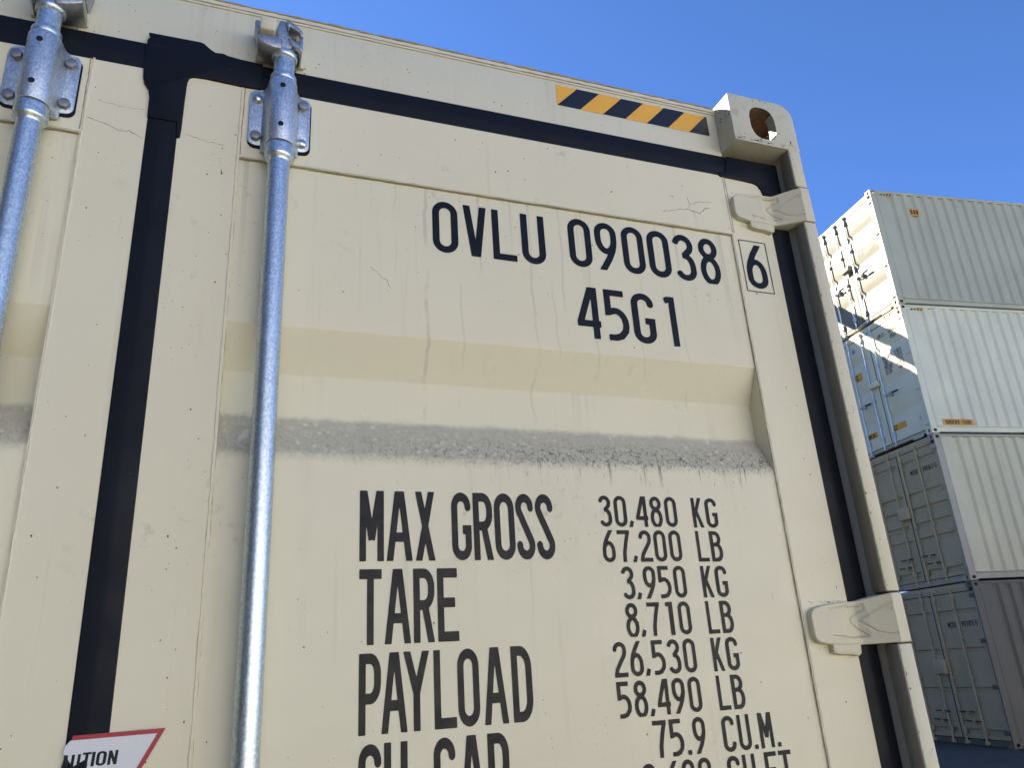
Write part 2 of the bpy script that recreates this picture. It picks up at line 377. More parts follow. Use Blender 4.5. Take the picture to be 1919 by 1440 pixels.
    if ch == '5': return [[(0, t), (W*.86, t)], [(l, 1), (l, .50)], [(0, .545), (l, .545), (W*.38, .585)]+arc(W*.42, .33, r-W*.42, .255, 80, 0)+[(r, .30), (r-.02, .20), (W*.62, .095), (W*.40, .062), (W*.08, .055)]]
    if ch == '1': return [[(W-h, 1), (W-h, 0)], [(W-h, .965), (.0, .91)]]
    if ch == '2': return [[(l, .76)]+[(l, .785)]+top(172, -8)+[(r, .70), (r-.03, .60), (W*.42, .36), (W*.22, .22), (l, .08), (l, 0)], [(0, b), (W, b)]]
    if ch == '7': return [[(0, t), (W, t)], [(r, 1), (r-.02, .86), (W*.66, .62), (W*.5, .3), (W*.46, 0)]]
    if ch == ',': return [[(W*.70, .195), (W*.28, -.03)]]
    if ch == '.': return [[(W*.5, .125), (W*.5, .0)]]
    if ch == '-': return [[(0, .45), (W, .45)]]
    return []
GW = dict(zip('MAXGROSTEPYLDUCVKB1I.,-FN', (.50, .54, .44, .43, .437, .46, .425, .445, .435, .43, .54, .445, .44, .45, .43, .435, .43, .44, .21, .14, .13, .19, .3, .43, .47)))
_gc = {}
def glyph(ch, W=None, h=.0625, res=90):
    """flat polygons filling the glyph, in glyph units (cap height 1)"""
    W = W or GW.get(ch, .452); key = (ch, round(W, 3), round(h, 4), res)
    if key in _gc: return _gc[key]
    s = 1.0/res; nx = int(math.ceil((W+.12)/s))+1; ny = res+13
    X, Y = np.meshgrid(np.arange(nx)*s-.06, np.arange(ny)*s-.06, indexing='ij'); D = np.full(X.shape, 9.0)
    for path in glyph_paths(ch, W, h):
        for i in range(len(path)-1):
            ax, ay = path[i]; bx, by = path[i+1]; L = math.hypot(bx-ax, by-ay)
            if L < 1e-6: continue
            ux, uy = (bx-ax)/L, (by-ay)/L; px, py = X-ax, Y-ay; tt = px*ux+py*uy; pp = np.abs(-px*uy+py*ux)
            closed = math.hypot(path[0][0]-path[-1][0], path[0][1]-path[-1][1]) < 1e-6
            d = pp-h
            lo = np.maximum(d, -tt) if (i == 0 and not closed) else np.hypot(pp, tt)-h
            hi = np.maximum(d, tt-L) if (i == len(path)-2 and not closed) else np.hypot(pp, tt-L)-h
            D = np.minimum(D, np.where(tt < 0, lo, np.where(tt > L, hi, d)))
    D = np.maximum(D, np.maximum(Y-1, -Y)); D = np.maximum(D, np.maximum(X-W-.004, -X-.004))
    vs = []; fs = []; vi = {}
    def V(x, y):
        k = (round(x, 5), round(y, 5))
        if k not in vi: vi[k] = len(vs); vs.append(k)
        return vi[k]
    ins = D < 0
    for j in range(ny-1):
        i = 0
        while i < nx-1:
            q4 = (ins[i, j], ins[i+1, j], ins[i+1, j+1], ins[i, j+1])
            if all(q4):
                k = i
                while k < nx-1 and ins[k+1, j] and ins[k+1, j+1]: k += 1
                fs.append((V(X[i, j], Y[i, j]), V(X[k, j], Y[k, j]), V(X[k, j+1], Y[k, j+1]), V(X[i, j+1], Y[i, j+1]))); i = k; continue
            if any(q4):
                P = [(i, j), (i+1, j), (i+1, j+1), (i, j+1)]; poly = []
                for k in range(4):
                    a, b = P[k], P[(k+1) % 4]; da, db = D[a], D[b]
                    if da < 0: poly.append((X[a], Y[a]))
                    if (da < 0) != (db < 0):
                        u = da/(da-db); poly.append((X[a]+(X[b]-X[a])*u, Y[a]+(Y[b]-Y[a])*u))
                ids = []
                for p in poly:
                    k = V(*p)
                    if not ids or (ids[-1] != k and ids[0] != k): ids.append(k)
                if len(ids) > 2: fs.append(tuple(ids))
            i += 1
    _gc[key] = (vs, fs); return _gc[key]
def put(mb, ch, x, z, w, H, y, h=.0625, res=90, mi=0, ax='y', flip=1, slant=0.0):
    """glyph ch with left edge x, baseline z, width w metres, cap height H"""
    Wn = GW.get(ch, .452); vs, fs = glyph(ch, Wn, h, res); k = w/Wn
    P = [(x+flip*a*k+slant*b*H, z+b*H) for a, b in vs]
    if ax == 'y': mb.add([(a, y, b) for a, b in P], fs, mi)
    else: mb.add([(y, a, b) for a, b in P], fs, mi)
def text(mb, s, x, z, H, y, sx=1.0, gap=.095, space=.36, **kw):
    for ch in s:
        if ch == ' ': x += space*H*sx; continue
        wd = GW.get(ch, .452)*H*sx; put(mb, ch, x, z, wd, H, y, **kw); x += wd+gap*H*sx
    return x

# ------------------------------------------------------------------ shared container parts (container frame: x across the doors, y inward from the door end, z up)
HW, L40, HT = 1.219, 12.192, 2.896
def casting(mx=1, end=0, up=1, detail=True):
    """corner casting; mx=+1 right side, end=0 door end, up=1 top"""
    z0, z1 = 2.778, 2.896
    a = MB().prism(rounded(1.057, 1.219, z0, z1, 0, 7, (0, 0, .036, .003)) if detail else rounded(1.057, 1.219, z0, z1, 0, 3, (0, 0, .02, 0)), 0.0, .178, 'y', .003 if detail else 0)
    ov = lambda cx, cz, rx, rz: [(cx+rx*abs(math.cos(t))**.75*(1 if math.cos(t) > 0 else -1), cz+rz*abs(math.sin(t))**.75*(1 if math.sin(t) > 0 else -1)) for t in [2*math.pi*i/28 for i in range(28)]]
    front = MB().prism(ov(1.136, 2.833, .0325, .041), -.05, .06, 'y')
    top = MB().prism(ov(1.134, .106, .034, .044), 2.83, 2.95, 'z')
    side = MB().prism(ov(.086, 2.833, .042, .030), 1.15, 1.30, 'x')
    cav = MB().box(1.083, 1.197, .022, .150, 2.795, 2.872, .010)
    m = boolean(a, [cav, front, top, side])
    def tr(v):
        x, y, z = v
        return (x*mx, y if end == 0 else L40-y, z if up else HT-z)
    for i, f in enumerate(m.f):
        c = sum((Vector(m.v[k]) for k in f), Vector())/len(f)
        if 1.066 < c.x < 1.208 and .012 < c.y < .168 and 2.787 < c.z < 2.884: m.m[i] = 1
    if detail:
        rq = random.Random(5)
        def flake(cx, cz, sx, sz, k=9, y=-.0004):
            P = [(cx+sx*rq.uniform(.5, 1.2)*math.cos(2*math.pi*i/k), y, cz+sz*rq.uniform(.5, 1.2)*math.sin(2*math.pi*i/k)) for i in range(k)]
            m.add(P, [tuple(range(k))], 2)
        for _ in range(26): flake(rq.uniform(1.064, 1.185), 2.7825+abs(rq.gauss(0, .0025)), rq.uniform(.0010, .0045), rq.uniform(.0006, .0018))
        for _ in range(22): flake(rq.uniform(1.07, 1.205), rq.uniform(2.79, 2.885), rq.uniform(.0006, .0018), rq.uniform(.0006, .0026))
        for cx, cz, sx, sz in ((1.199, 2.797, .0016, .0062), (1.201, 2.789, .002, .0025), (1.121, 2.888, .0010, .0040), (1.195, 2.790, .001, .0015), (1.140, 2.8935, .004, .001), (1.153, 2.891, .003, .0012), (1.175, 2.815, .0012, .0016)): flake(cx, cz, sx, sz)
        for _ in range(14):
            y_, z_ = rq.uniform(.004, .040), rq.uniform(2.845, 2.885)
            P = [(1.0567, y_+rq.uniform(.0006, .0022)*math.cos(i*.9), z_+rq.uniform(.0008, .003)*math.sin(i*.9)) for i in range(7)]; m.add(P[::-1], [tuple(range(7))], 2)
    m.v = [tr(v) for v in m.v]
    if mx*(1 if end == 0 else -1)*(1 if up else -1) < 0: m.f = [f[::-1] for f in m.f]
    return m
_cm = {}
def cached(key, fn):
    if key not in _cm: _cm[key] = fn()
    return _cm[key]
PITCH = .278
def side_wall(mx):
    y = .16; prof = [(y, 0.0), (.42, 0.0)]; y = .42
    while y < L40-.60:
        prof += [(y+.050, .042), (y+.130, .042), (y+.180, 0.0), (y+PITCH, 0.0)]; y += PITCH
    prof += [(L40-.16, 0.0)]
    xo = HW-.006
    b = MB(); vs = []; n = len(prof)
    for z in (.155, 2.836):
        for (yy, d) in prof: vs.append((mx*(xo-d), yy, z))
    for z in (.155, 2.836):
        for (yy, d) in prof: vs.append((mx*(xo-d-.003), yy, z))
    fs = []
    for i in range(n-1):
        q = (i, i+1, n+i+1, n+i); fs.append(q if mx > 0 else q[::-1])
        q = (2*n+i, 3*n+i, 3*n+i+1, 2*n+i+1); fs.append(q if mx > 0 else q[::-1])
    return b.add(vs, fs)
def roof():
    b = MB(); prof = []; y = .18
    while y < L40-.3: prof += [(y, 2.872), (y+.06, 2.872), (y+.09, 2.886), (y+.15, 2.886)]; y += .18
    prof += [(L40-.17, 2.872)]
    vs = [(-1.16, a, z) for a, z in prof]+[(1.16, a, z) for a, z in prof]; n = len(prof)
    return b.add(vs, [(i, n+i, n+i+1, i+1) for i in range(n-1)])
def body(root, m_side, m_rail, m_cast, m_roof, key, near=False, posts=True):
    P = lambda nm, k, fn, mat: link(nm, cached((k, mat[0].name if isinstance(mat, list) else mat.name), lambda: fn().mesh(nm, mat)), root)
    for mx in (1, -1):
        P('side_wall', f'side{mx}', lambda: side_wall(mx), m_side)
        P('top_rail', f'trail{mx}', lambda: MB().box(min(mx*1.159, mx*1.217), max(mx*1.159, mx*1.217), .178, L40-.178, 2.830, 2.889, .004), m_rail)
        def brail():
            x0, x1 = 1.13, 1.214; b = MB()
            poly = [(mx*x, z) for x, z in ((x1, .028), (x1, .040), (x1-.028, .044), (x1-.028, .138), (x1, .142), (x1, .162), (x0, .162), (x0, .028))]
            return b.prism(poly, .178, L40-.178, 'y')
        P('bottom_rail', f'brail{mx}', brail, m_rail)
        for end in (0, 1):
            for up in (0, 1):
                P('corner_casting', f'cast{mx}{end}{up}{near and mx > 0 and end == 0 and up == 1}', lambda: casting(mx, end, up, near), [m_cast, M['rust'], M['flake']])
        def rpost():
            a, c = sorted((mx*1.10, mx*1.2165)); return MB().box(a, c, L40-.13, L40-.004, .118, 2.778, .006)
        P('corner_post', f'rpost{mx}', rpost, m_rail)
        if posts and not (near and mx > 0):
            def fpost():
                poly = [(mx*x, y) for x, y in ((1.2175, .001), (1.1905, .001), (1.1905, .027), (1.1925, .030), (1.187, .056), (1.187, .15), (1.2175, .15))]
                return MB().prism(poly, .118, 2.778, 'z')
            P('corner_post', f'fpost{mx}', fpost, m_rail)
    P('roof', 'roof', roof, m_roof)
    P('floor', 'floor', lambda: MB().box(-1.13, 1.13, .11, L40-.1, .05, .158), M['wood'])
    def endw():
        b = MB(); prof = []; x = -1.10
        while x < 1.0: prof += [(x, 0), (x+.11, 0), (x+.165, .045), (x+.24, .045)]; x += .2933
        prof += [(1.10, 0)]
        vs = [(a, L40-.03-d, .15) for a, d in prof]+[(a, L40-.03-d, 2.83) for a, d in prof]; n = len(prof)
        b.add(vs, [(i+1, i, n+i, n+i+1) for i in range(n-1)])
        b.box(-1.10, 1.10, L40-.10, L40-.004, 2.80, 2.885); b.box(-1.10, 1.10, L40-.10, L40-.004, .03, .15); return b
    P('end_wall', 'endw', endw, m_side)

YF, YP = .0450, .0490          # door frame face and panel face
NEAR_T = ((2.2885, 2.2226, 2.1537, 2.0905, .0345), (1.548, 1.482, 1.413, 1.350, .0345), (.808, .742, .673, .610, .0345))
def trough_profile(troughs, ztop, zbot, fil=.007):
    pr = [(ztop, YP)]
    for a, b, c, d, dep in troughs: pr += [(a, YP), (b, YP+dep), (c, YP+dep), (d, YP)]
    pr += [(zbot, YP)]
    return fillet(pr, fil, 4) if fil else pr
def door_panel(x0, x1, troughs, ztop=2.577, zbot=.24, fil=.007, mb=None):
    b = mb or MB(); pr = trough_profile(troughs, ztop+.012, zbot-.012, fil); n = len(pr)
    vs = [(x0-.004, y, z) for z, y in pr]+[(x1+.004, y, z) for z, y in pr]
    return b.add(vs, [(i, i+1, n+i+1, n+i) for i in range(n-1)])
def door_frame(xa, xb, x0, x1, z0=.125, z1=2.722, ztop=2.577, zbot=.24):
    """outer rect xa..xb, opening x0..x1"""
    b = MB(); yb = .098
    outer = [(xa, z0), (xb, z0), (xb, z1), (xa, z1)]; inner = [(x0, zbot), (x1, zbot), (x1, ztop), (x0, ztop)]
    vs = [(x, YF, z) for x, z in outer]+[(x, YF, z) for x, z in inner]+[(x, yb, z) for x, z in outer]+[(x, yb, z) for x, z in inner]
    fs = []
    for i in range(4):
        j = (i+1) % 4
        fs += [(i, j, 4+j, 4+i), (8+i, 12+i, 12+j, 8+j), (i, 8+i, 8+j, j), (4+i, 4+j, 12+j, 12+i)]
    b.add(vs, fs)
    b.box(xa+.002, xb-.002, .0985, .103, z0+.002, z1-.002)      # inner skin
    return b

# ------------------------------------------------------------------ ground
def ground():
    t = NT('yard_ground'); c = t.mix(t.noise(.25, 5, .6), (.068, .06, .044), (.098, .087, .064))
    c = t.mix(t.mr(t.noise(6, 6, .7), .45, .7), c, (.065, .06, .052))
    c = t.mix(t.math('MULTIPLY', t.mr(t.noise(.9, 3), .55, .65), .6), c, (.05, .048, .045))
    m = t.out(c, .9, 0, t.bump(t.noise(30, 5, .7), .5, .02), .2)
    b = MB(); n = 24; S = 400.0
    vs = [(-S+2*S*i/n, -S+2*S*j/n, 0.0) for j in range(n+1) for i in range(n+1)]
    b.add(vs, [(j*(n+1)+i, j*(n+1)+i+1, (j+1)*(n+1)+i+1, (j+1)*(n+1)+i) for j in range(n) for i in range(n)])
    o = b.build('ground', m); o['kind'] = 'structure'; o['label'] = 'dark weathered asphalt yard floor'
ground()

# ------------------------------------------------------------------ the near container
near = thing('shipping_container', 'cream shipping container close up with black lettered door, navy seals and galvanised lock rods', 'shipping container')
body(near, M['cream'], M['cream'], M['cast'], M['cream'], 'near', near=True)
rnd = random.Random(7)

# right door-end post with notches for the hinge knuckles
HINGE_Z = (2.604, 1.788, .985, .215)
def near_post():
    b = MB()
    b.prism([(1.2175, .029), (1.1935, .029), (1.1935, .15), (1.2175, .15)], .118, 2.778, 'z', .0008)
    zs = [2.779]
    for z in HINGE_Z: zs += [z+.0835, z-.0025]
    zs += [.118]
    for i in range(0, len(zs), 2):
        b.box(1.1900, 1.2180, .0005, .0292, zs[i+1], zs[i], .0014, seg=2)
    rq = random.Random(11)
    for _ in range(70):
        k = 8; e = rq.random() < .6; cx = (1.1905+abs(rq.gauss(0, .0015))) if e else rq.uniform(1.192, 1.216); cz = rq.uniform(1.55, 2.775); sx, sz = rq.uniform(.0005, .0013), rq.uniform(.0006, .0042 if e else .0022)
        b.add([(cx+sx*rq.uniform(.4, 1.2)*math.cos(2*math.pi*i/k), .0001, cz+sz*rq.uniform(.4, 1.2)*math.sin(2*math.pi*i/k)) for i in range(k)], [tuple(range(k))], 1)
    return b
post_o = near_post().build('corner_post', [M['worn'], M['flake']], near)
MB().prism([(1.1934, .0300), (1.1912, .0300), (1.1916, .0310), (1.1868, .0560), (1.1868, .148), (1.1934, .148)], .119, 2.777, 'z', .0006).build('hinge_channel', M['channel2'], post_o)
zs = [2.777]
for z in HINGE_Z: zs += [z+.0835, z-.0025]
zs += [.119]; lip = MB()
for i in range(0, len(zs), 2):
    lip.prism([(1.1886, .0040), (1.1893, .0030), (1.1899, .0030), (1.1899, .0298), (1.1886, .0298)], zs[i+1], zs[i], 'z', .0003)
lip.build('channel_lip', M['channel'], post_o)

# header beam with rain lip, weld line, cam keepers
hd = MB().box(-1.057, 1.057, .050, .13, 2.735, 2.8795, .0015)
hd.box(-1.057, 1.057, .0462, .132, 2.8795, 2.8900, .0025)
hd.box(-1.057, 1.057, .0475, .0505, 2.8745, 2.8793, .0012)
def header_chips(mb):
    q = random.Random(21)
    def one(cx, cz, sz):
        k = 7; el = q.uniform(.3, 1); th = q.uniform(0, 3.1); P = []
        for i in range(k):
            a = 2*math.pi*i/k; u, v_ = sz*q.uniform(.6, 1.2)*math.cos(a), sz*el*q.uniform(.6, 1.2)*math.sin(a)
            P.append((cx+u*math.cos(th)-v_*math.sin(th), .0497, cz+u*math.sin(th)+v_*math.cos(th)))
        mb.add(P, [tuple(range(k))], 1)
    for _ in range(60): one(q.uniform(-.3, 1.04), q.uniform(2.772, 2.872), q.uniform(.0005, .0016))
    for xr in (.1676, -.1765):
        for _ in range(34): one(q.gauss(xr, .036), q.gauss(2.776, .012), q.uniform(.0006, .0024))
header_chips(hd)
header = hd.build('header', [M['headp'], M['chip']], near)
ln = MB()
pts = [(-1.05+2.10*i/160, .0478+rnd.uniform(-.0004, .0004), 2.8795+rnd.uniform(-.0004, .0004)) for i in range(161)]
ln.tube(pts, [.0013+rnd.uniform(-.0005, .0006) for _ in pts], 6)
pts = [(-1.05+2.10*i/160, .0468+rnd.uniform(-.0004, .0004), 2.8885+rnd.uniform(-.0006, .0006)) for i in range(161)]
ln.tube(pts, [.0026+rnd.uniform(-.0010, .0008) for _ in pts], 6)
ln.build('weld_line', M['groove'], header)
def keeper(mb, xr, s):
    mb.box(*sorted((xr+s*(-.0425), xr+s*(-.0175))), -.012, .051, 2.793, 2.8190, .0035, seg=3)
    mb.box(*sorted((xr+s*(.0165), xr+s*(.0285))), .006, .051, 2.797, 2.813, .004, seg=3)
    mb.box(*sorted((xr+s*(-.046), xr+s*(.034))), .0425, .0505, 2.775, 2.832, .003)
for xr, s in ((.1676, 1), (-.1765, -1)):
    kp = MB(); keeper(kp, xr, s); kp.build('cam_keeper', M['worn'], header)

# hazard strip on the header
hz = MB(); yh = .0494; z0, z1 = 2.8167, 2.8662; xl, xrr = .6833, 1.0340
B = [.6833, .7327, .7829, .8339, .8830, .9333, .9835]; T = [b+.0468 for b in B]
def ptpoly(p, mi): hz.add([(x, yh, z) for x, z in p], [tuple(range(len(p)))], mi)
ptpoly([(xl, z0), (T[0], z1), (xl, z1)], 0)
for i in range(6):
    ptpoly([(B[i], z0), (B[i+1], z0), (T[i+1], z1), (T[i], z1)], 1 if i % 2 == 0 else 0)
ptpoly([(B[6], z0), (xrr, z0), (xrr, z1), (T[6], z1)], 1)
hz.m = hz.m
hz.build('hazard_strip', [M['yellow'], M['black']], header, smooth=0)

# ---- doors
def bead(mb, a, b, r, mi, n=60, jit=.0006, dy=0.0):
    a, b = Vector(a), Vector(b); pts = []; rs = []; wx = wz = wr = 0.0
    for i in range(n+1):
        wx = wx*.8+rnd.uniform(-jit, jit)*.5; wz = wz*.8+rnd.uniform(-jit, jit)*.5; wr = wr*.7+rnd.uniform(-.2, .2)
        p = a.lerp(b, i/n)+Vector((wx, 0, wz)); pts.append(p); rs.append(r*(1+max(-.35, min(.4, wr))))
    mb.tube(pts, rs, 7, mi)
def chips(mb, x0, x1, z0, z1, y, n, mi, smin=.0006, smax=.0022):
    for _ in range(n):
        cx, cz = rnd.uniform(x0, x1), rnd.uniform(z0, z1); s = rnd.uniform(smin, smax)*rnd.choice((.6, 1, 1)); el = rnd.uniform(.35, 1); th = rnd.uniform(0, 3.14); k = 7
        P = []
        for i in range(k):
            a = 2*math.pi*i/k; q = s*rnd.uniform(.6, 1.2); u, v = q*math.cos(a), q*el*math.sin(a)
            P.append((cx+u*math.cos(th)-v*math.sin(th), y-.0003, cz+u*math.sin(th)+v*math.cos(th)))
        mb.add(P, [tuple(range(k))], mi)
def crack(mb, pts, y, w, mi, jit=.0016, step=.004):
    P = []
    for (a, b) in zip(pts[:-1], pts[1:]):
        L = math.hypot(b[0]-a[0], b[1]-a[1]); k = max(1, int(L/step))
        for i in range(k): t = i/k; P.append((a[0]+(b[0]-a[0])*t+rnd.uniform(-jit, jit), a[1]+(b[1]-a[1])*t+rnd.uniform(-jit, jit)))
    P.append(pts[-1]); vs = []; fs = []
    for i, (x, z) in enumerate(P):
        a = P[max(0, i-1)]; b = P[min(len(P)-1, i+1)]; tx, tz = b[0]-a[0], b[1]-a[1]; L = math.hypot(tx, tz) or 1
        ww = w*rnd.uniform(.4, 1.3)*(.3 if i in (0, len(P)-1) else 1)/2
        vs += [(x-tz/L*ww, y-.0003, z+tx/L*ww), (x+tz/L*ww, y-.0003, z-tx/L*ww)]
    mb.add(vs, [(2*i, 2*i+1, 2*i+3, 2*i+2) for i in range(len(P)-1)], mi)

def near_door(side):
    s = 1 if side == 'right' else -1
    xa, xb, x0, x1 = (.004, 1.150, .108, 1.041) if s > 0 else (-1.150, -.004, -1.041, -.118)
    fr = door_frame(xa, xb, x0, x1)
    mats = [M['cream'], M['bead'], M['groove'], M['chip']]
    xs = (x0-.003, x1+.003)
    for x in xs:
        bead(fr, (x, YF, 2.580), (x, YF, 2.716), .0017, 1, 40)
        bead(fr, (x+.004*s, YF+.0003, 2.580), (x+.004*s, YF+.0003, 2.716), .0009, 2, 40)
        bead(fr, (x, YF+.001, .24), (x, YF+.001, 2.577), .0022, 1, 500, .0005)
    bead(fr, (xs[0], YF+.001, 2.577), (xs[1], YF+.001, 2.577), .0024, 1, 200)
    bead(fr, (xs[0], YF+.0012, 2.5735), (xs[1], YF+.0012, 2.5735), .0012, 2, 200)
    for x, d in ((xs[0], 1), (xs[1], -1)):
        bead(fr, (x+d*.0022, YF+.002, .24), (x+d*.0022, YF+.002, 2.574), .0011, 2, 500, .0006)
    chips(fr, xa+.04, x0-.008, 1.62, 2.70, YF, 34, 3); chips(fr, x1+.01, xb-.02, 1.62, 2.70, YF, 22, 3)
    chips(fr, x0, x1, 2.585, 2.706, YF, 30, 3)
    if s > 0:
        for zb in HINGE_Z[:2]:
            for _ in range(46):
                cx = rnd.uniform(1.06, 1.14); cz = zb+.0705+abs(rnd.gauss(.001, .0018)) if rnd.random() < .7 else zb-.0015-abs(rnd.gauss(0, .002))
                crack(fr, [(cx, cz), (cx+rnd.uniform(-.006, .006), cz+rnd.uniform(-.0022, .0022))], YF, .0009, 3, .0006, .002)
        crack(fr, [(.948, 2.648), (.952, 2.630), (.945, 2.618), (.905, 2.608), (.885, 2.604)], YF, .0008, 3)
        crack(fr, [(.945, 2.618), (.972, 2.612), (.99, 2.628), (1.0, 2.630)], YF, .0013, 3)
        crack(fr, [(.952, 2.630), (.975, 2.640), (1.005, 2.645)], YF, .0007, 3)
        crack(fr, [(.955, 2.617), (.962, 2.600)], YF, .0007, 3)
        crack(fr, [(.905, 2.642), (.918, 2.645), (.912, 2.636)], YF, .0008, 3)
        crack(fr, [(.027, 2.602), (.06, 2.594), (.085, 2.590)], YF, .0006, 3)
        for _ in range(30):
            cx, cz = rnd.gauss(.080, .014), rnd.gauss(2.566, .016); crack(fr, [(cx, cz), (cx+rnd.uniform(-.006, .006), cz+rnd.uniform(-.003, .003))], YF, .0005, 3)
        crack(fr, [(.083, 2.545), (.0835, 2.538), (.086, 2.540)], YF, .0022, 3)
        crack(fr, [(.058, 2.66), (.0605, 2.667)], YF, .0014, 3)
    else:
        crack(fr, [(-.112, 2.606), (-.085, 2.596), (-.065, 2.588), (-.052, 2.590), (-.033, 2.581)], YF, .0008, 3)
        crack(fr, [(-.10, 2.64), (-.07, 2.632), (-.035, 2.634)], YF, .0005, 3)
    door = fr.build('door', mats, near)
    pn = door_panel(x0, x1, NEAR_T, fil=.0022)
    chips(pn, x0+.01, x1-.01, 2.30, 2.565, YP, 46, 1, .0005, .0016)
    chips(pn, x0+.01, x1-.01, 1.60, 2.075, YP, 70, 1, .0005, .0016)
    if s > 0:
        crack(pn, [(.318, 2.408), (.331, 2.395), (.345, 2.385), (.355, 2.370)], YP, .0007, 1)
        crack(pn, [(.63, 2.400), (.6295, 2.388)], YP, .0007, 1)
        crack(pn, [(.99, 1.877), (.9905, 1.868)], YP, .0008, 1)
        for k in range(26):
            cx, cz = rnd.gauss(1.018, .010), rnd.gauss(2.425, .022)
            if cx < 1.035: crack(pn, [(cx, cz), (cx+rnd.uniform(-.004, .004), cz+rnd.uniform(-.006, .006))], YP, .0006, 1)
        for k in range(40):
            cx, cz = rnd.gauss(.72, .14), 2.079-abs(rnd.gauss(0, .012))
            if .3 < cx < 1.03: crack(pn, [(cx, cz), (cx+rnd.uniform(-.003, .003), cz-rnd.uniform(.003, .009))], YP, .0007, 1)
    pn.build('door_panel', [M['panel'], M['chip']], door)
    return door
door_r = near_door('right'); door_l = near_door('left')

# seals
def seal_strip(mb, a, b, x0, x1, vertical=True, y=YF, mi=0):
    """rubber strip with a raised lip; x0..x1 is its width, a..b its length"""
    wd = x1-x0; pr = [(0, .006), (.03, -.0006), (.10, -.0014), (.42, -.0016), (.50, -.0022), (.58, -.0016), (.90, -.0014), (.97, -.0006), (1, .006)]
    n = 24; vs = []; k = len(pr)
    for i in range(n+1):
        t = a+(b-a)*i/n
        for u, d in pr:
            q = x0+wd*u+rnd.uniform(-.0004, .0004)*(u in (0, 1))
            vs.append((q, y+d, t) if vertical else (t, y+d, q))
    fs = []
    for i in range(n):
        for j in range(k-1):
            q = (i*k+j, i*k+j+1, (i+1)*k+j+1, (i+1)*k+j); fs.append(q if vertical else q[::-1])
    mb.add(vs, fs, mi)
g = MB()
seal_strip(g, .12, 2.766, -.031, .016); seal_strip(g, .12, 2.766, 1.141, 1.1868)
seal_strip(g, -.0305, 1.1868, 2.7125, 2.7665, False, YF+.0008)
# vulcanised joint over the middle seam and in the top right corner
patch = [(-.0435, 2.785), (.0350, 2.7863), (.0405, 2.7845), (.0520, 2.7745), (.0590, 2.7705), (.0705, 2.7720), (.0790, 2.7690), (.0990, 2.7668), (.1340, 2.7660), (.1340, 2.7135),
         (.1050, 2.7125), (.0464, 2.7147), (.0290, 2.7135), (.0235, 2.7095), (.0213, 2.700), (.0206, 2.669), (.0200, 2.610), (.0192, 2.593), (.0150, 2.5905), (.0140, 2.600), (.0120, 2.62), (-.0300, 2.62), (-.0307, 2.6568), (-.0335, 2.672), (-.0400, 2.683), (-.0432, 2.695), (-.0445, 2.7172), (-.0440, 2.770), (-.0400, 2.776)]
g.prism(patch, YF-.0042, YF+.002, 'y', .0009)
pc = [(1.0375, 2.7130), (1.0345, 2.7165), (1.0375, 2.7205), (1.0430, 2.7205), (1.0500, 2.7180), (1.100, 2.7155), (1.1230, 2.7140), (1.1290, 2.7090), (1.1345, 2.698), (1.1385, 2.682), (1.1405, 2.66), (1.1880, 2.66), (1.1880, 2.7640), (1.0600, 2.7620), (1.0520, 2.712), (1.0440, 2.7095)]
pc = [(1.0375, 2.7115), (1.0340, 2.7155), (1.0370, 2.7215), (1.0500, 2.7245), (1.0600, 2.7640), (1.1862, 2.7650), (1.1862, 2.655), (1.1405, 2.655), (1.1385, 2.682), (1.1345, 2.6955), (1.1280, 2.7050), (1.1190, 2.7090), (1.0990, 2.7100), (1.0520, 2.7110)]
g.prism(pc, YF-.0040, YF+.002, 'y', .0009)
g.build('gasket', M['rubber'], door_r)
g = MB()
seal_strip(g, .12, 2.766, -1.190, -1.141); seal_strip(g, -1.190, -.0350, 2.7125, 2.7665, False, YF+.0006)
g.build('gasket', M['rubber'], door_l)

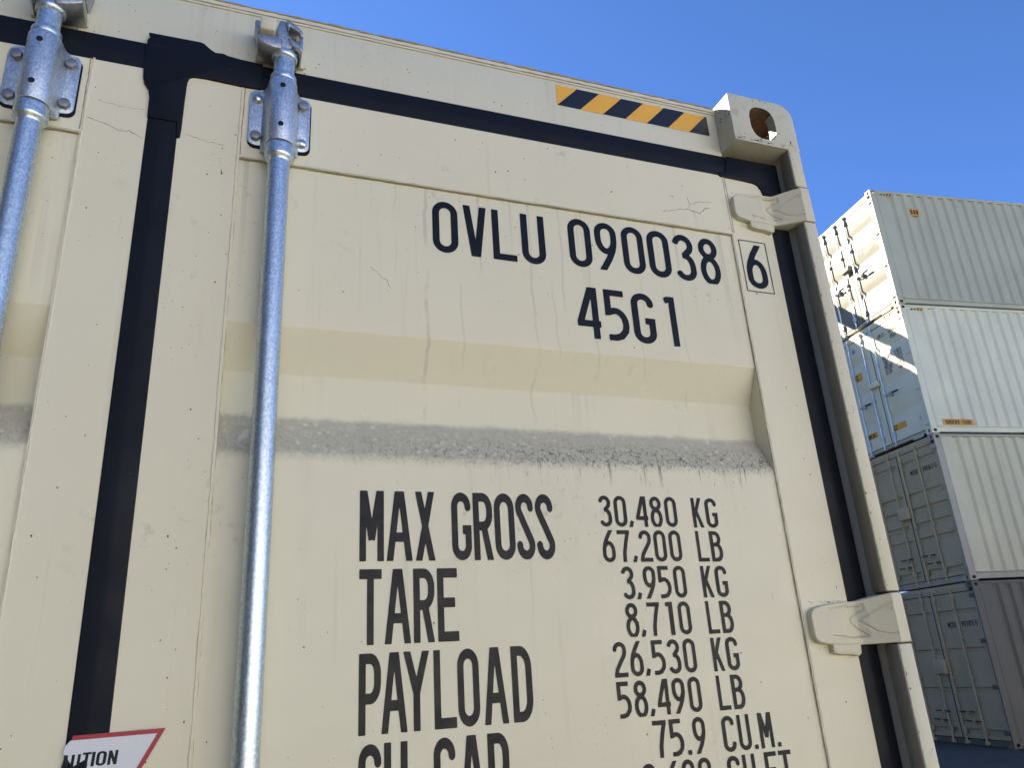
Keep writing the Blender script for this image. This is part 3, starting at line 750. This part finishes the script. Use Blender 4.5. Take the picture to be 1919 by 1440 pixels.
# lock rods, cams, bearing brackets, bolts
YR = .0185
def lock_rod(xr, s, door, bolts):
    rod = MB().lathe_z(xr, YR, [(.0168, .10), (.0168, 2.556), (.0200, 2.560), (.0226, 2.564), (.0226, 2.5825), (.0215, 2.5845), (.0160, 2.586), (.0160, 2.7115), (.0200, 2.7135), (.0208, 2.7155), (.0208, 2.7235), (.0195, 2.726), (.0168, 2.7275), (.0166, 2.758), (.0190, 2.760), (.0208, 2.763), (.0208, 2.770), (.0190, 2.773), (.0150, 2.775), (.0150, 2.800)], 36)
    rod.build('lock_rod', M['galv'], door, smooth=40)
    c = MB(); fx = lambda P: [(xr+s*(x-.1676), z) for x, z in P]
    bv = .0022
    c.prism(fx([(.1425, 2.826), (.158, 2.8315), (.166, 2.829), (.176, 2.823), (.1925, 2.811), (.1940, 2.775), (.182, 2.768), (.155, 2.768), (.141, 2.789), (.1505, 2.794), (.1505, 2.822)]), .020, .043, 'y', bv)
    c.prism(fx([(.1222, 2.786), (.1225, 2.775), (.136, 2.769), (.150, 2.765), (.160, 2.766), (.163, 2.784), (.152, 2.7905), (.142, 2.7895), (.131, 2.7905)]), -.004, .042, 'y', bv)
    c.prism(fx([(.1165, 2.824), (.1185, 2.8295), (.1235, 2.8300), (.1285, 2.8255), (.1305, 2.820), (.1262, 2.808), (.1245, 2.797), (.1212, 2.799), (.1198, 2.810)]), .010, .042, 'y', bv)
    c.prism(fx([(.1565, 2.830), (.1665, 2.829), (.1705, 2.805), (.1790, 2.778), (.171, 2.768), (.158, 2.768), (.1535, 2.789), (.1525, 2.815)]), .000, .040, 'y', .003)
    c.prism(fx([(.1660, 2.829), (.1725, 2.829), (.1835, 2.8215), (.1930, 2.8125), (.1955, 2.803), (.1905, 2.800), (.1875, 2.8090), (.1725, 2.8185), (.1705, 2.805)]), -.003, .042, 'y', bv)
    c.prism(fx([(.1695, 2.792), (.1765, 2.779), (.1885, 2.7725), (.1920, 2.768), (.1950, 2.772), (.1950, 2.803), (.1905, 2.800), (.1880, 2.786), (.1800, 2.788), (.1735, 2.799)]), -.003, .042, 'y', bv)
    c.build('lock_cam', M['cam'], door, smooth=50)
    # bearing bracket
    b = MB(); xl_, xr_, zl, zh = xr-.0500, xr+.0470, 2.6000, 2.7085
    b.prism(rounded(xl_, xr_, zl, zh, .012), .0402, .0440, 'y', .0012)
    hp = [(xr-.0300, .0405), (xr-.0262, .036), (xr-.0240, .028), (xr-.0228, YR)]
    hp += [(xr+.0226*math.cos(R(a)), YR+.0226*math.sin(R(a))) for a in range(190, 351, 8)]
    hp += [(xr+.0228, YR), (xr+.0240, .028), (xr+.0262, .036), (xr+.0300, .0405)]
    b.prism(hp, 2.5870, 2.7115, 'z', .0010)
    b.build('rod_bracket', M['galvcast'], door, smooth=40)
    MB().prism(rounded(xl_+.0005*s, xr_+.0020, zl-.0040, zh-.004, .012), .0425, .0452, 'y').build('bracket_pad', M['rubber'], door)
    for z in (2.6915, 2.6150):
        h = MB().prism([(xr-.0012+.0044*math.cos(t), z+.0046*math.sin(t)) for t in [2*math.pi*i/16 for i in range(16)]], YR-.0232, YR-.015, 'y')
        h.build('grease_hole', M['hole'], door)
    for (dx, z), kind in zip(((-.0378, 2.6900), (.0350, 2.6900), (-.0378, 2.6150), (.0345, 2.6150)), bolts):
        q = MB(); x = xr+dx
        if kind == 'hex':
            a0 = rnd.uniform(0, 1)
            q.prism([(x+.0088*math.cos(a0+k*math.pi/3), z+.0088*math.sin(a0+k*math.pi/3)) for k in range(6)], .0325, .0405, 'y', .0012)
        else:
            n = 20; prof = [(.0092, .0404), (.0090, .0385), (.0078, .0362), (.0055, .0343), (.0028, .0333), (.0002, .0330)]
            vs = [(x+r_*math.cos(2*math.pi*j/n), y, z+r_*math.sin(2*math.pi*j/n)) for r_, y in prof for j in range(n)]
            q.add(vs, [(i*n+j, i*n+(j+1) % n, (i+1)*n+(j+1) % n, (i+1)*n+j) for i in range(len(prof)-1) for j in range(n)])
        q.build('bolt' if kind == 'hex' else 'rivet', M['bolt'] if kind == 'hex' else M['rivet'], door)
lock_rod(.1676, 1, door_r, ('dome', 'hex', 'hex', 'dome'))
lock_rod(-.1765, -1, door_l, ('hex', 'hex', 'hex', 'hex'))
lock_rod(-.68, 1, door_l, ('hex', 'hex', 'hex', 'hex'))

# hinges with raised relief
def hinge(zb, door, seed):
    rs = random.Random(seed); nx, nz = 240, 100
    bot = [(1.050, .022), (1.0518, .014), (1.0575, .0080), (1.072, .0042), (1.095, .0015), (1.150, 0), (1.2185, 0)]
    top = [(1.050, .046), (1.0518, .0545), (1.0575, .0610), (1.072, .0650), (1.110, .0695), (1.150, .0712), (1.170, .0755), (1.198, .0805), (1.2185, .0810)]
    ip = lambda P, x: float(np.interp(x, [p[0] for p in P], [p[1] for p in P]))
    segs = []
    def poly(P): segs.extend(zip(P[:-1], P[1:]))
    poly([(1.090, .0590), (1.118, .0625), (1.1560, .0650), (1.1565, .0570), (1.1330, .0430), (1.1330, .0365), (1.1570, .0125), (1.1300, .0115), (1.0900, .0165)])
    poly([(1.1940, .0655), (1.1830, .0610), (1.1470, .0390), (1.1690, .0195), (1.1840, .0145), (1.1940, .0160)])
    def height(x, dz):
        y = .0325-.0340*float(np.clip((x-1.146)/.050, 0, 1))**1.1
        d = 1.0
        for (a, b) in segs:
            L2 = (b[0]-a[0])**2+(b[1]-a[1])**2; t = max(0, min(1, ((x-a[0])*(b[0]-a[0])+(dz-a[1])*(b[1]-a[1]))/L2))
            d = min(d, math.hypot(x-a[0]-t*(b[0]-a[0]), dz-a[1]-t*(b[1]-a[1])))
        y += .0020*float(np.clip(1.6*(1-d/.0019), 0, 1))            # engraved outline
        if .012 < dz < .062: y += .0050*float(np.clip((x-1.118)/.0145, 0, 1))*float(np.clip((1.160-x)/.02, 0, 1))
        return y+.00006*rs.uniform(-1, 1)
    b = MB(); vs = []; fs = []
    for i in range(nx+1):
        x = 1.050+(1.2185-1.050)*i/nx; b0, t0 = ip(bot, x), ip(top, x)
        for j in range(nz+1):
            u = j/nz; dz = b0+(t0-b0)*u; e = min(x-1.050, dz-b0, t0-dz, (1.2185-x))
            rr = .0026; rd = rr-math.sqrt(max(0, rr*rr-max(0, rr-e)**2))
            vs.append((x, height(x, dz)+rd*.9, zb+dz))
    N = nz+1
    fs += [(i*N+j, (i+1)*N+j, (i+1)*N+j+1, i*N+j+1) for i in range(nx) for j in range(nz)]
    base = len(vs); ring = [i*N for i in range(nx+1)]+[nx*N+j for j in range(1, nz+1)]+[i*N+nz for i in range(nx-1, -1, -1)]+[j for j in range(nz-1, 0, -1)]
    for k in ring: x, y, z = vs[k]; vs.append((x, .0455 if x < 1.185 else .028, z))
    m = len(ring); fs += [(ring[(k+1) % m], ring[k], base+k, base+(k+1) % m) for k in range(m)]
    b.add(vs, fs)
    # welded lug under the strap
    b.prism([(1.084, zb-.010), (1.098, zb-.0135), (1.120, zb-.0140), (1.135, zb-.0175), (1.141, zb-.0130), (1.143, zb+.006), (1.084, zb+.006)], .0335, .0460, 'y', .0018)
    o = b.build('hinge', M['worn'], door, smooth=40)
    pin = MB().lathe_z(1.2035, .020, [(.009, zb-.006), (.009, zb+.088)], 16)
    for a_, b_ in ((zb-.0030, zb-.0002), (zb+.0812, zb+.0840)): pin.box(1.1915, 1.2160, .0032, .029, a_, b_)
    pin.build('hinge_pin', M['flake'], door)
for i, zb in enumerate(HINGE_Z): hinge(zb, door_r, i)

# lettering of the right door
y_l = YP-.0006; v = MB(); Hh = .1008
for ch, x, wd in (('O', .4238, .0452), ('V', .4785, .0437), ('L', .5317, .0440), ('U', .5859, .0455)): put(v, ch, x, 2.4502, wd, Hh, y_l)
for ch, x, wd in (('0', .6783, .0455), ('9', .7325, .0450), ('0', .7882, .0460), ('0', .8427, .0475), ('3', .8990, .0466), ('8', .9562, .0447)): put(v, ch, x, 2.4570, wd, Hh, y_l)
v.build('identification_lettering', M['vinyl'], door_r, smooth=0); v = MB()
for ch, x, wd in (('4', .6812, .0452), ('5', .7372, .0458), ('G', .7915, .0463), ('1', .8623, .0216)): put(v, ch, x, 2.3162, wd, Hh, y_l)
v.build('size_code_lettering', M['vinyl'], door_r, smooth=0)
v = MB(); yb_ = YF-.0006
put(v, '6', 1.0611, 2.4577, .0478, .099, yb_)
bx = [(1.0533, 2.4492), (1.1185, 2.4492), (1.1185, 2.5655), (1.0533, 2.5655)]; e = .0019
inn = [(bx[0][0]+e, bx[0][1]+e), (bx[1][0]-e, bx[1][1]+e), (bx[2][0]-e, bx[2][1]-e), (bx[3][0]+e, bx[3][1]-e)]
v.add([(x, yb_, z) for x, z in bx+inn], [(i, (i+1) % 4, 4+(i+1) % 4, 4+i) for i in range(4)])
v.build('check_digit_box', M['vinyl'], door_r, smooth=0)
v = MB(); big = .1010
ROWS = ((1.9367, (('M', .3057, .0346), ('A', .3440, .0380), ('X', .3858, .0303), ('G', .4411, .0302), ('R', .4748, .0305), ('O', .5083, .0321), ('S', .5431, .0292), ('S', .5755, .0297))),
        (1.8248, (('T', .3060, .0310), ('A', .3411, .0371), ('R', .3820, .0305), ('E', .4167, .0304))),
        (1.7132, (('P', .3066, .0296), ('A', .3365, .0354), ('Y', .3660, .0375), ('L', .4089, .0310), ('O', .4425, .0312), ('A', .4796, .0356), ('D', .5223, .0306))),
        (1.6016, (('C', .3071, .0296), ('U', .3402, .0311), ('.', .3755, .0090), ('C', .4062, .0300), ('A', .4410, .0360), ('P', .4817, .0305), ('.', .5130, .0090))))
for z, row in ROWS:
    for ch, x, wd in row: put(v, ch, x, z, wd, big, y_l, h=.067)
    v.build('weight_heading_lettering', M['vinyl'], door_r, smooth=0); v = MB()
NUM = ((1.9872, '30,480', .6853, 'KG'), (1.9314, '67,200', .6854, 'LB'), (1.8744, '3,950', .7142, 'KG'), (1.8186, '8,710', .7150, 'LB'), (1.7624, '26,530', .6855, 'KG'), (1.7062, '58,490', .6855, 'LB'), (1.6492, '75.9', .7381, 'CU.M.'), (1.5935, '2,680', .7116, 'CU.FT.'))
h5 = .0503; COLS = {1: .6855, 2: .7130, 3: .7372, 4: .7515, 5: .7785, 6: .8066}
for z, s_, x0_, un in NUM:
    if ',' in s_:
        a_, c_ = s_.split(','); cs = [COLS[2]] if len(a_) == 1 else [COLS[1], COLS[2]]
        for ch, x in zip(a_, cs): put(v, ch, x, z, .0222, h5, y_l, h=.0635)
        put(v, ',', .7374, z-.0004, .0092, h5, y_l, h=.0635)
        for ch, x in zip(c_, (COLS[4], COLS[5], COLS[6])): put(v, ch, x if ch != '1' else x+.0065, z, .0222 if ch != '1' else .0125, h5, y_l, h=.0635)
    else:
        put(v, '7', .7381, z, .0230, h5, y_l, h=.0635); put(v, '5', .7660, z, .0225, h5, y_l, h=.0635); put(v, '.', .7932, z, .0068, h5, y_l, h=.0635); put(v, '9', .8055, z, .0220, h5, y_l, h=.0635)
    v.build('weight_figure_lettering', M['vinyl'], door_r, smooth=0); v = MB()
    if un in ('KG', 'LB'):
        put(v, un[0], .8586, z-.0008, .0210, h5, y_l, h=.0635); put(v, un[1], .8848, z-.0010, .0228, h5, y_l, h=.0635)
    elif un == 'CU.M.':
        for ch, x, wd in (('C', .8569, .0224), ('U', .8852, .0222), ('.', .9118, .0066), ('M', .9238, .0247), ('.', .9544, .0064)): put(v, ch, x, z-.0022, wd, h5, y_l, h=.0635)
    else:
        for ch, x, wd in (('C', .8571, .0224), ('U', .8849, .0222), ('F', .9248, .0222), ('T', .9515, .0232)): put(v, ch, x, z-.0022, wd, h5, y_l, h=.0635)
    v.build('weight_unit_lettering', M['vinyl'], door_r, smooth=0); v = MB()

# torn caution sticker across the middle seal
st = MB(); ys = YF-.0042
outer = [(-.0235, 1.7400), (.0756, 1.7412), (.0330, 1.6620), (-.0170, 1.6610), (-.0175, 1.6900), (-.0052, 1.7005), (-.0045, 1.7105), (-.0070, 1.7140), (-.0185, 1.7065), (-.0315, 1.7235), (-.0290, 1.7310), (-.0245, 1.7345)]
inner = [(-.0225, 1.7352), (.0672, 1.7362), (.0300, 1.6660)]
st.prism([(-.0310, 1.7235), (-.0290, 1.7300), (-.0245, 1.7352), (.0668, 1.7360), (.0285, 1.6640), (-.0165, 1.6640), (-.0165, 1.6900), (-.0045, 1.7005), (-.0042, 1.7095), (-.0070, 1.7140), (-.0190, 1.7075)], ys, ys+.0006, 'y', 0, 0)
st.prism([(-.0235, 1.7352), (-.0225, 1.7402), (.0756, 1.7412), (.0345, 1.6640), (.0287, 1.6640), (.0668, 1.7360)], ys, ys+.0006, 'y', 0, 1)
for ch, x, wd in (('A', -.0312, .0075), ('U', -.0218, .0092), ('T', -.0108, .0092), ('I', -.0008, .0032), ('O', .0040, .0105), ('N', .0163, .0098)):
    put(st, ch, x, 1.7062 if ch not in 'AU' else 1.7050, wd, .0152, ys-.0003, h=.075, res=40, mi=2, slant=.06)
st.build('caution_sticker', [M['paper'], M['red'], M['vinyl']], door_r, smooth=0)

# ------------------------------------------------------------------ the stack of four containers to the right
SX, SY, SA = 13.40, 10.01, R(-7.3)
ey = Vector((-math.sin(SA), math.cos(SA), 0)); ORG = Vector((SX, SY, 0))+ey*HW; RZ = SA-R(90); GAP = 2.906
def far_rod(mb, x, z0, z1, r=.018, y=.006):
    mb.tube([(x, y, z0), (x, y, z1)], r, 10)
def far_text(parent, ident, digit, zid=2.4502, full=True):
    yy = YP-.004
    def B(mb): mb.build('lettering', M['vinyl'], parent, smooth=0)
    t = MB(); text(t, ident[0], .30, zid, Hh, yy, res=26); B(t); t = MB(); text(t, ident[1], .665, zid, Hh, yy, res=26); B(t)
    if digit: t = MB(); put(t, digit, 1.0611, 2.4577, .0478, .099, YF-.004, res=26); B(t)
    if full:
        t = MB(); text(t, '45G1', .6812, 2.3162, Hh, yy, res=26); B(t)
        t = MB()
        for z, row in ROWS:
            for ch, x, wd in row: put(t, ch, x, z, wd, big, yy, res=26)
        B(t); t = MB(); u = MB()
        for z, s_, x0_, un in NUM:
            text(t, s_, x0_, z, h5, yy, res=18); text(u, un[:2], .8586, z, h5, yy, res=18)
        B(t); B(u)
def far_container(level, label, kind, ident, digit, troughs, rods, colors):
    m_side, m_door, m_rail = colors
    root = thing('shipping_container', label, 'shipping container', (ORG.x, ORG.y, GAP*level), RZ, 'stacked containers across the yard')
    body(root, m_side, m_rail, m_rail, m_side, kind)
    hdr = cached(('hdr', m_door.name), lambda: MB().box(-1.057, 1.057, .048, .13, 2.735, 2.886, .004).mesh('header', m_door)); hd_ = link('header', hdr, root)
    def sill():
        b = MB().box(-1.057, 1.057, .048, .15, .060, .122, .003)
        if kind == 'white':
            for x in (-.95, .62): b.box(x, x+.30, .040, .06, .010, .085, .004)
        else: b.box(-1.05, 1.05, .05, .15, .012, .06)
        return b
    link('sill', cached(('sill', kind), lambda: sill().mesh('sill', m_rail)), root)
    for s in (1, -1):
        xa, xb, x0, x1 = (.006, 1.150, .108, 1.041) if s > 0 else (-1.150, -.006, -1.041, -.108)
        if kind != 'white': x0, x1 = (.085, 1.095) if s > 0 else (-1.095, -.085)
        zt = 2.577 if kind == 'white' else 2.66
        dm = cached(('door', kind, s, len(troughs), m_door.name), lambda: door_panel(x0, x1, troughs, zt, .20, 0, door_frame(xa, xb, x0, x1, ztop=zt, zbot=.20)).mesh('door', m_door))
        d = link('door', dm, root)
        if kind != 'white' and s > 0: d['label'] = 'ribbed grey door with faded dark lettering'
        def seals():
            b = MB(); e = .004 if kind == 'white' else .002
            if s > 0: b.box(-.010, .008, YF-.003, YF+.02, .12, 2.735)
            b.box(*sorted((s*1.148, s*1.172)), YF-e, YF+.02, .12, 2.735); b.box(*sorted((s*.02, s*1.16)), YF-e, YF+.02, 2.722, 2.737); b.box(*sorted((s*.02, s*1.16)), YF-e, YF+.02, .118, .132)
            return b
        link('gasket', cached(('seal', kind, s), lambda: seals().mesh('gasket', M['rubber'])), d)
        for x in [q for q in rods if q*s > 0]:
            rm = M['galv'] if kind == 'white' else m_door
            def rod():
                b = MB(); far_rod(b, x, .05, 2.82)
                b.box(x-.035, x+.035, -.016, .05, 2.775, 2.83, .006); b.box(x-.035, x+.035, -.016, .05, .035, .09, .006); return b
            link('lock_rod', cached(('rod', kind, x), lambda: rod().mesh('lock_rod', rm)), d)
            for z in (2.60, 1.88, 1.16, .22):
                bo = link('rod_bracket', cached(('brk', kind, x, z in (2.60, .22)), lambda: MB().box(x-.036, x+.036, -.012, .044, 0, .11 if z in (2.60, .22) else .05, .006).mesh('rod_bracket', M['galvcast'] if kind == 'white' else m_door)), d)
                bo.location = (0, 0, z)
        for z in HINGE_Z:
            def hg():
                b = MB(); b.box(*sorted((s*1.04, s*1.19)), .020, .046, .002, .078, .006); b.box(*sorted((s*1.185, s*1.232)), -.012, .03, 0, .082, .006); return b
            o = link('hinge', cached(('hinge', m_rail.name, s), lambda: hg().mesh('hinge', m_rail)), d); o.location = (0, 0, z)
        # handle
        def hnd():
            b = MB()
            if kind == 'white':
                xs = (.18, .60) if s > 0 else (-.70, -.30)
                b.tube([(xs[0], -.012, 1.16), (xs[0]+.12, -.03, 1.155), (xs[1]-.16, -.03, 1.155)], .013, 8, 0)
                b.tube([(xs[1]-.16, -.03, 1.155), (xs[1], -.03, 1.15)], .019, 8, 1)
                b.box(xs[0]+.13, xs[0]+.19, -.035, .045, 1.11, 1.20, .006)
            else:
                for zz, a, c in ((.60, .13, .50), (.44, .22, .60)):
                    xs = sorted((s*a, s*c)); b.tube([(xs[0], -.012, zz), (xs[1], -.02, zz-.01)], .013, 8, 1); b.box(sum(xs)/2, sum(xs)/2+.06, -.03, .045, zz-.05, zz+.03, .006)
            return b
        link('door_handle', cached(('hnd', kind, s), lambda: hnd().mesh('door_handle', [M['cam'], M['hole']] if kind == 'white' else [m_door, M['chip']])), d)
        if s > 0:
            far_text(d, ident, digit, 2.4502 if kind == 'white' else (2.24 if kind == 'ribbed' else 2.10), kind == 'white')
            lz = 1.44 if kind == 'white' else (1.38 if kind == 'ribbed' else 1.26)
            MB().box(-.225, .075, -.075, .046, lz, lz+(.13 if kind == 'white' else .27), .03, seg=3).build('lock_box', m_door, d)
    return root, hd_
def sticker(parent, x0, x1, z0, z1, y, mat, lines=(), name='sticker', H=None):
    b = MB().box(x0, x1, y, y+.002, z0, z1)
    for i, s_ in enumerate(lines):
        n = len(lines); hh = H or (z1-z0)/n*.62; zz = z1-(z1-z0)*(i+1)/n+((z1-z0)/n-hh)/2
        sx = min(1.0, (x1-x0)*.86/max(.01, sum((GW.get(c, .452)+.095) if c != ' ' else .36 for c in s_)*hh))
        text(b, s_, x0+(x1-x0)*.07, zz, hh, y-.003, sx=sx, res=18, h=.075, mi=1)
    return b.build(name, [mat, M['vinyl']], parent, smooth=0)
def hazard_x(parent, x0, x1, z0, z1, y):
    b = MB().box(x0, x1, y, y+.002, z0, z1); n = 4; p = (x1-x0)/n
    for i in range(n):
        a = x0+p*i+p*.15; b.add([(a, y-.003, z0), (a+p*.42, y-.003, z0), (a+p*.78, y-.003, z1), (a+p*.36, y-.003, z1)], [(0, 1, 2, 3)], 1)
    b.build('hazard_strip', [M['sticker_yellow'], M['hole']], parent, smooth=0)
def side_strip(parent, y0, y1, z0, z1, hazard=True, lines=None):
    """on the right-hand long side, x = +HW; text runs along +y"""
    x = HW+.0005; b = MB().box(x, x+.002, y0, y1, z0, z1)
    if hazard:
        p = (y1-y0)/4
        for i in range(4):
            a = y0+p*i+p*.15; b.add([(x+.004, a, z0), (x+.004, a+p*.45, z0), (x+.004, a+p*.75, z1), (x+.004, a+p*.30, z1)], [(0, 1, 2, 3)], 1)
    else:
        hh = (z1-z0)*.66
        sx = (y1-y0)*.84/max(.01, sum((GW.get(c, .452)+.095) if c != ' ' else .36 for c in lines)*hh)
        text(b, lines, y0+(y1-y0)*.08, z0+(z1-z0-hh)/2, hh, x+.004, sx=sx, res=18, h=.08, mi=1, ax='x')
    b.build('hazard_strip' if hazard else 'sticker', [M['sticker_yellow'], M['hole']], parent, smooth=0)

WR = (.149, -.22, -.68); GR = (.61, .115, -.23, -.76)
RIB = tuple((c+.06, c+.035, c-.035, c-.06, .034) for c in (2.50, 1.83, 1.525, 1.215, .91, .265))
BAR = tuple((c+.055, c+.040, c-.040, c-.055, .034) for c in (2.37, 1.67, .965, .245))
WH = (M['white'], M['whited'], M['white'])
c1, h1 = far_container(3, 'topmost white container of the stack, door end in full sun, amber BAR patch', 'white', ('OVLU', '090014'), '0', NEAR_T, WR, (M['white1'], M['whitesun'], M['white1']))
c2, h2 = far_container(2, 'white container second from the top, diagonal bar of sunlight across its shaded doors', 'white', ('OVLU', '090021'), '3', NEAR_T, WR, WH)
c3, h3 = far_container(1, 'weathered beige container under the two white ones, its grey doors ribbed with many horizontal troughs', 'ribbed', ('MCSU', '990167-0'), '', RIB, GR, (M['beige'], M['greyd'], M['rail2']))
c4, h4 = far_container(0, 'grey container on the ground at the bottom of the stack, doors with four double ribs', 'barred', ('MCSU', '993193-5'), '', BAR, GR, (M['greys'], M['greyd'], M['greys']))
def door_of(root, s):
    return [o for o in root.children if o.name.startswith('door')][0 if s > 0 else 1]
yst = YP-.006
sticker(door_of(c1, -1), -.555, -.43, 2.47, 2.58, yst, M['sticker_blue']); sticker(door_of(c2, -1), -.61, -.50, 2.47, 2.57, yst, M['sticker_blue'])
sticker(door_of(c1, -1), -.60, -.37, 1.80, 1.98, yst, M['sticker_yellow'], ('TIR', 'BOX')); sticker(door_of(c2, -1), -.66, -.45, 1.79, 1.97, yst, M['sticker_yellow'], ('TIR', 'BOX'))
sticker(door_of(c2, 1), .13, .535, .36, .49, yst, M['sticker_yellow'], ('TB 0B', '00 BD')); sticker(door_of(c2, -1), -.76, -.39, .40, .53, yst, M['sticker_yellow'], ('DDBX BC',))
for c in (c1, c2):
    sticker(door_of(c, 1), .94, .985, .36, .45, yst, M['pink']); side_strip(c, .24, .56, 2.765, 2.80)
hazard_x(h2, .62, .96, 2.815, 2.868, .0445)
side_strip(c1, .93, 1.19, 2.28, 2.47, False, 'BAR')
side_strip(c2, .31, 1.07, .165, .30, False, 'ODDERX-7600')

# ------------------------------------------------------------------ added unseen blocks: one shades the stack, one reflects sun from behind the camera
def occluder():
    root = thing('added_occluder', 'added unseen block shading the stack, standing in for piled containers', 'occluder', (6.0, 15.1, 0))
    wall = MB(); YO = 0.0
    wall.box(-7.0, 6.3, .04, 7.0, 0, 11.59)
    prof = []; x = -7.0
    while x < 6.2: prof += [(x, .03), (x+.09, .03), (x+.11, .001), (x+.20, .001)]; x += .222
    vs = [(a, d, 0) for a, d in prof]+[(a, d, 11.585) for a, d in prof]; n = len(prof)
    wall.add(vs, [(i, i+1, n+i+1, n+i) for i in range(n-1)])
    wall.build('wall', M['clad'], root)
    dr = MB(); dr.box(2.2, 5.6, -.02, .06, 0, 4.2)
    for k in range(20): dr.box(2.25, 5.55, -.035, -.0205, .1+.2*k, .27+.2*k)
    dr.build('occluder_door', M['rail'], root)
    tr = MB(); tr.box(6.301, 6.42, -.02, 7.0, 0, 11.60); tr.box(-7.0, 6.3, -.03, .001, 11.40, 11.588); tr.build('trim', M['rail'], root)
    rf = MB(); rf.box(-7.0, 4.44, YO, .05, 11.785, 12.44); rf.box(4.44, 6.3, YO, .05, 11.99, 12.44)  # beam and slot shaped to cast the sunlit strip on the stack
    r_ = rf.build('shade_beam', M['greys'], root)
    p = MB()
    for x in (-6.9, 2.6, 6.05): p.box(x, x+.12, .055, .15, 11.59, 12.40)
    p.build('post', M['greys'], root)
occluder()
def bounce_wall():
    root = thing('reflector', 'added unseen white wall bouncing sunlight, with a dark wing blocking light from the left', 'reflector', (0, -10.5, 0))
    b = MB(); prof = []; x = -2.2
    while x < 40: prof += [(x, 0), (x+.25, 0), (x+.31, .05), (x+.56, .05)]; x += .62
    vs = [(a, -d, 0) for a, d in prof]+[(a, -d, 4.6) for a, d in prof]; n = len(prof)
    b.add(vs, [(i+1, i, n+i, n+i+1) for i in range(n-1)]); b.box(-2.2, 40, -12, -.06, 0, 4.59)
    b.build('wall', M['bounce_wall'], root)
    MB().box(-2.3, 40.3, -12.3, .25, 4.6, 4.75, .03).build('roof', M['rail'], root)
    MB().box(-24.0, -6.0, -6, 12.2, 0, 8.0).build('light_blocker', M['blocker'], root)  # unseen dark block added to keep sky light off from the left
bounce_wall()
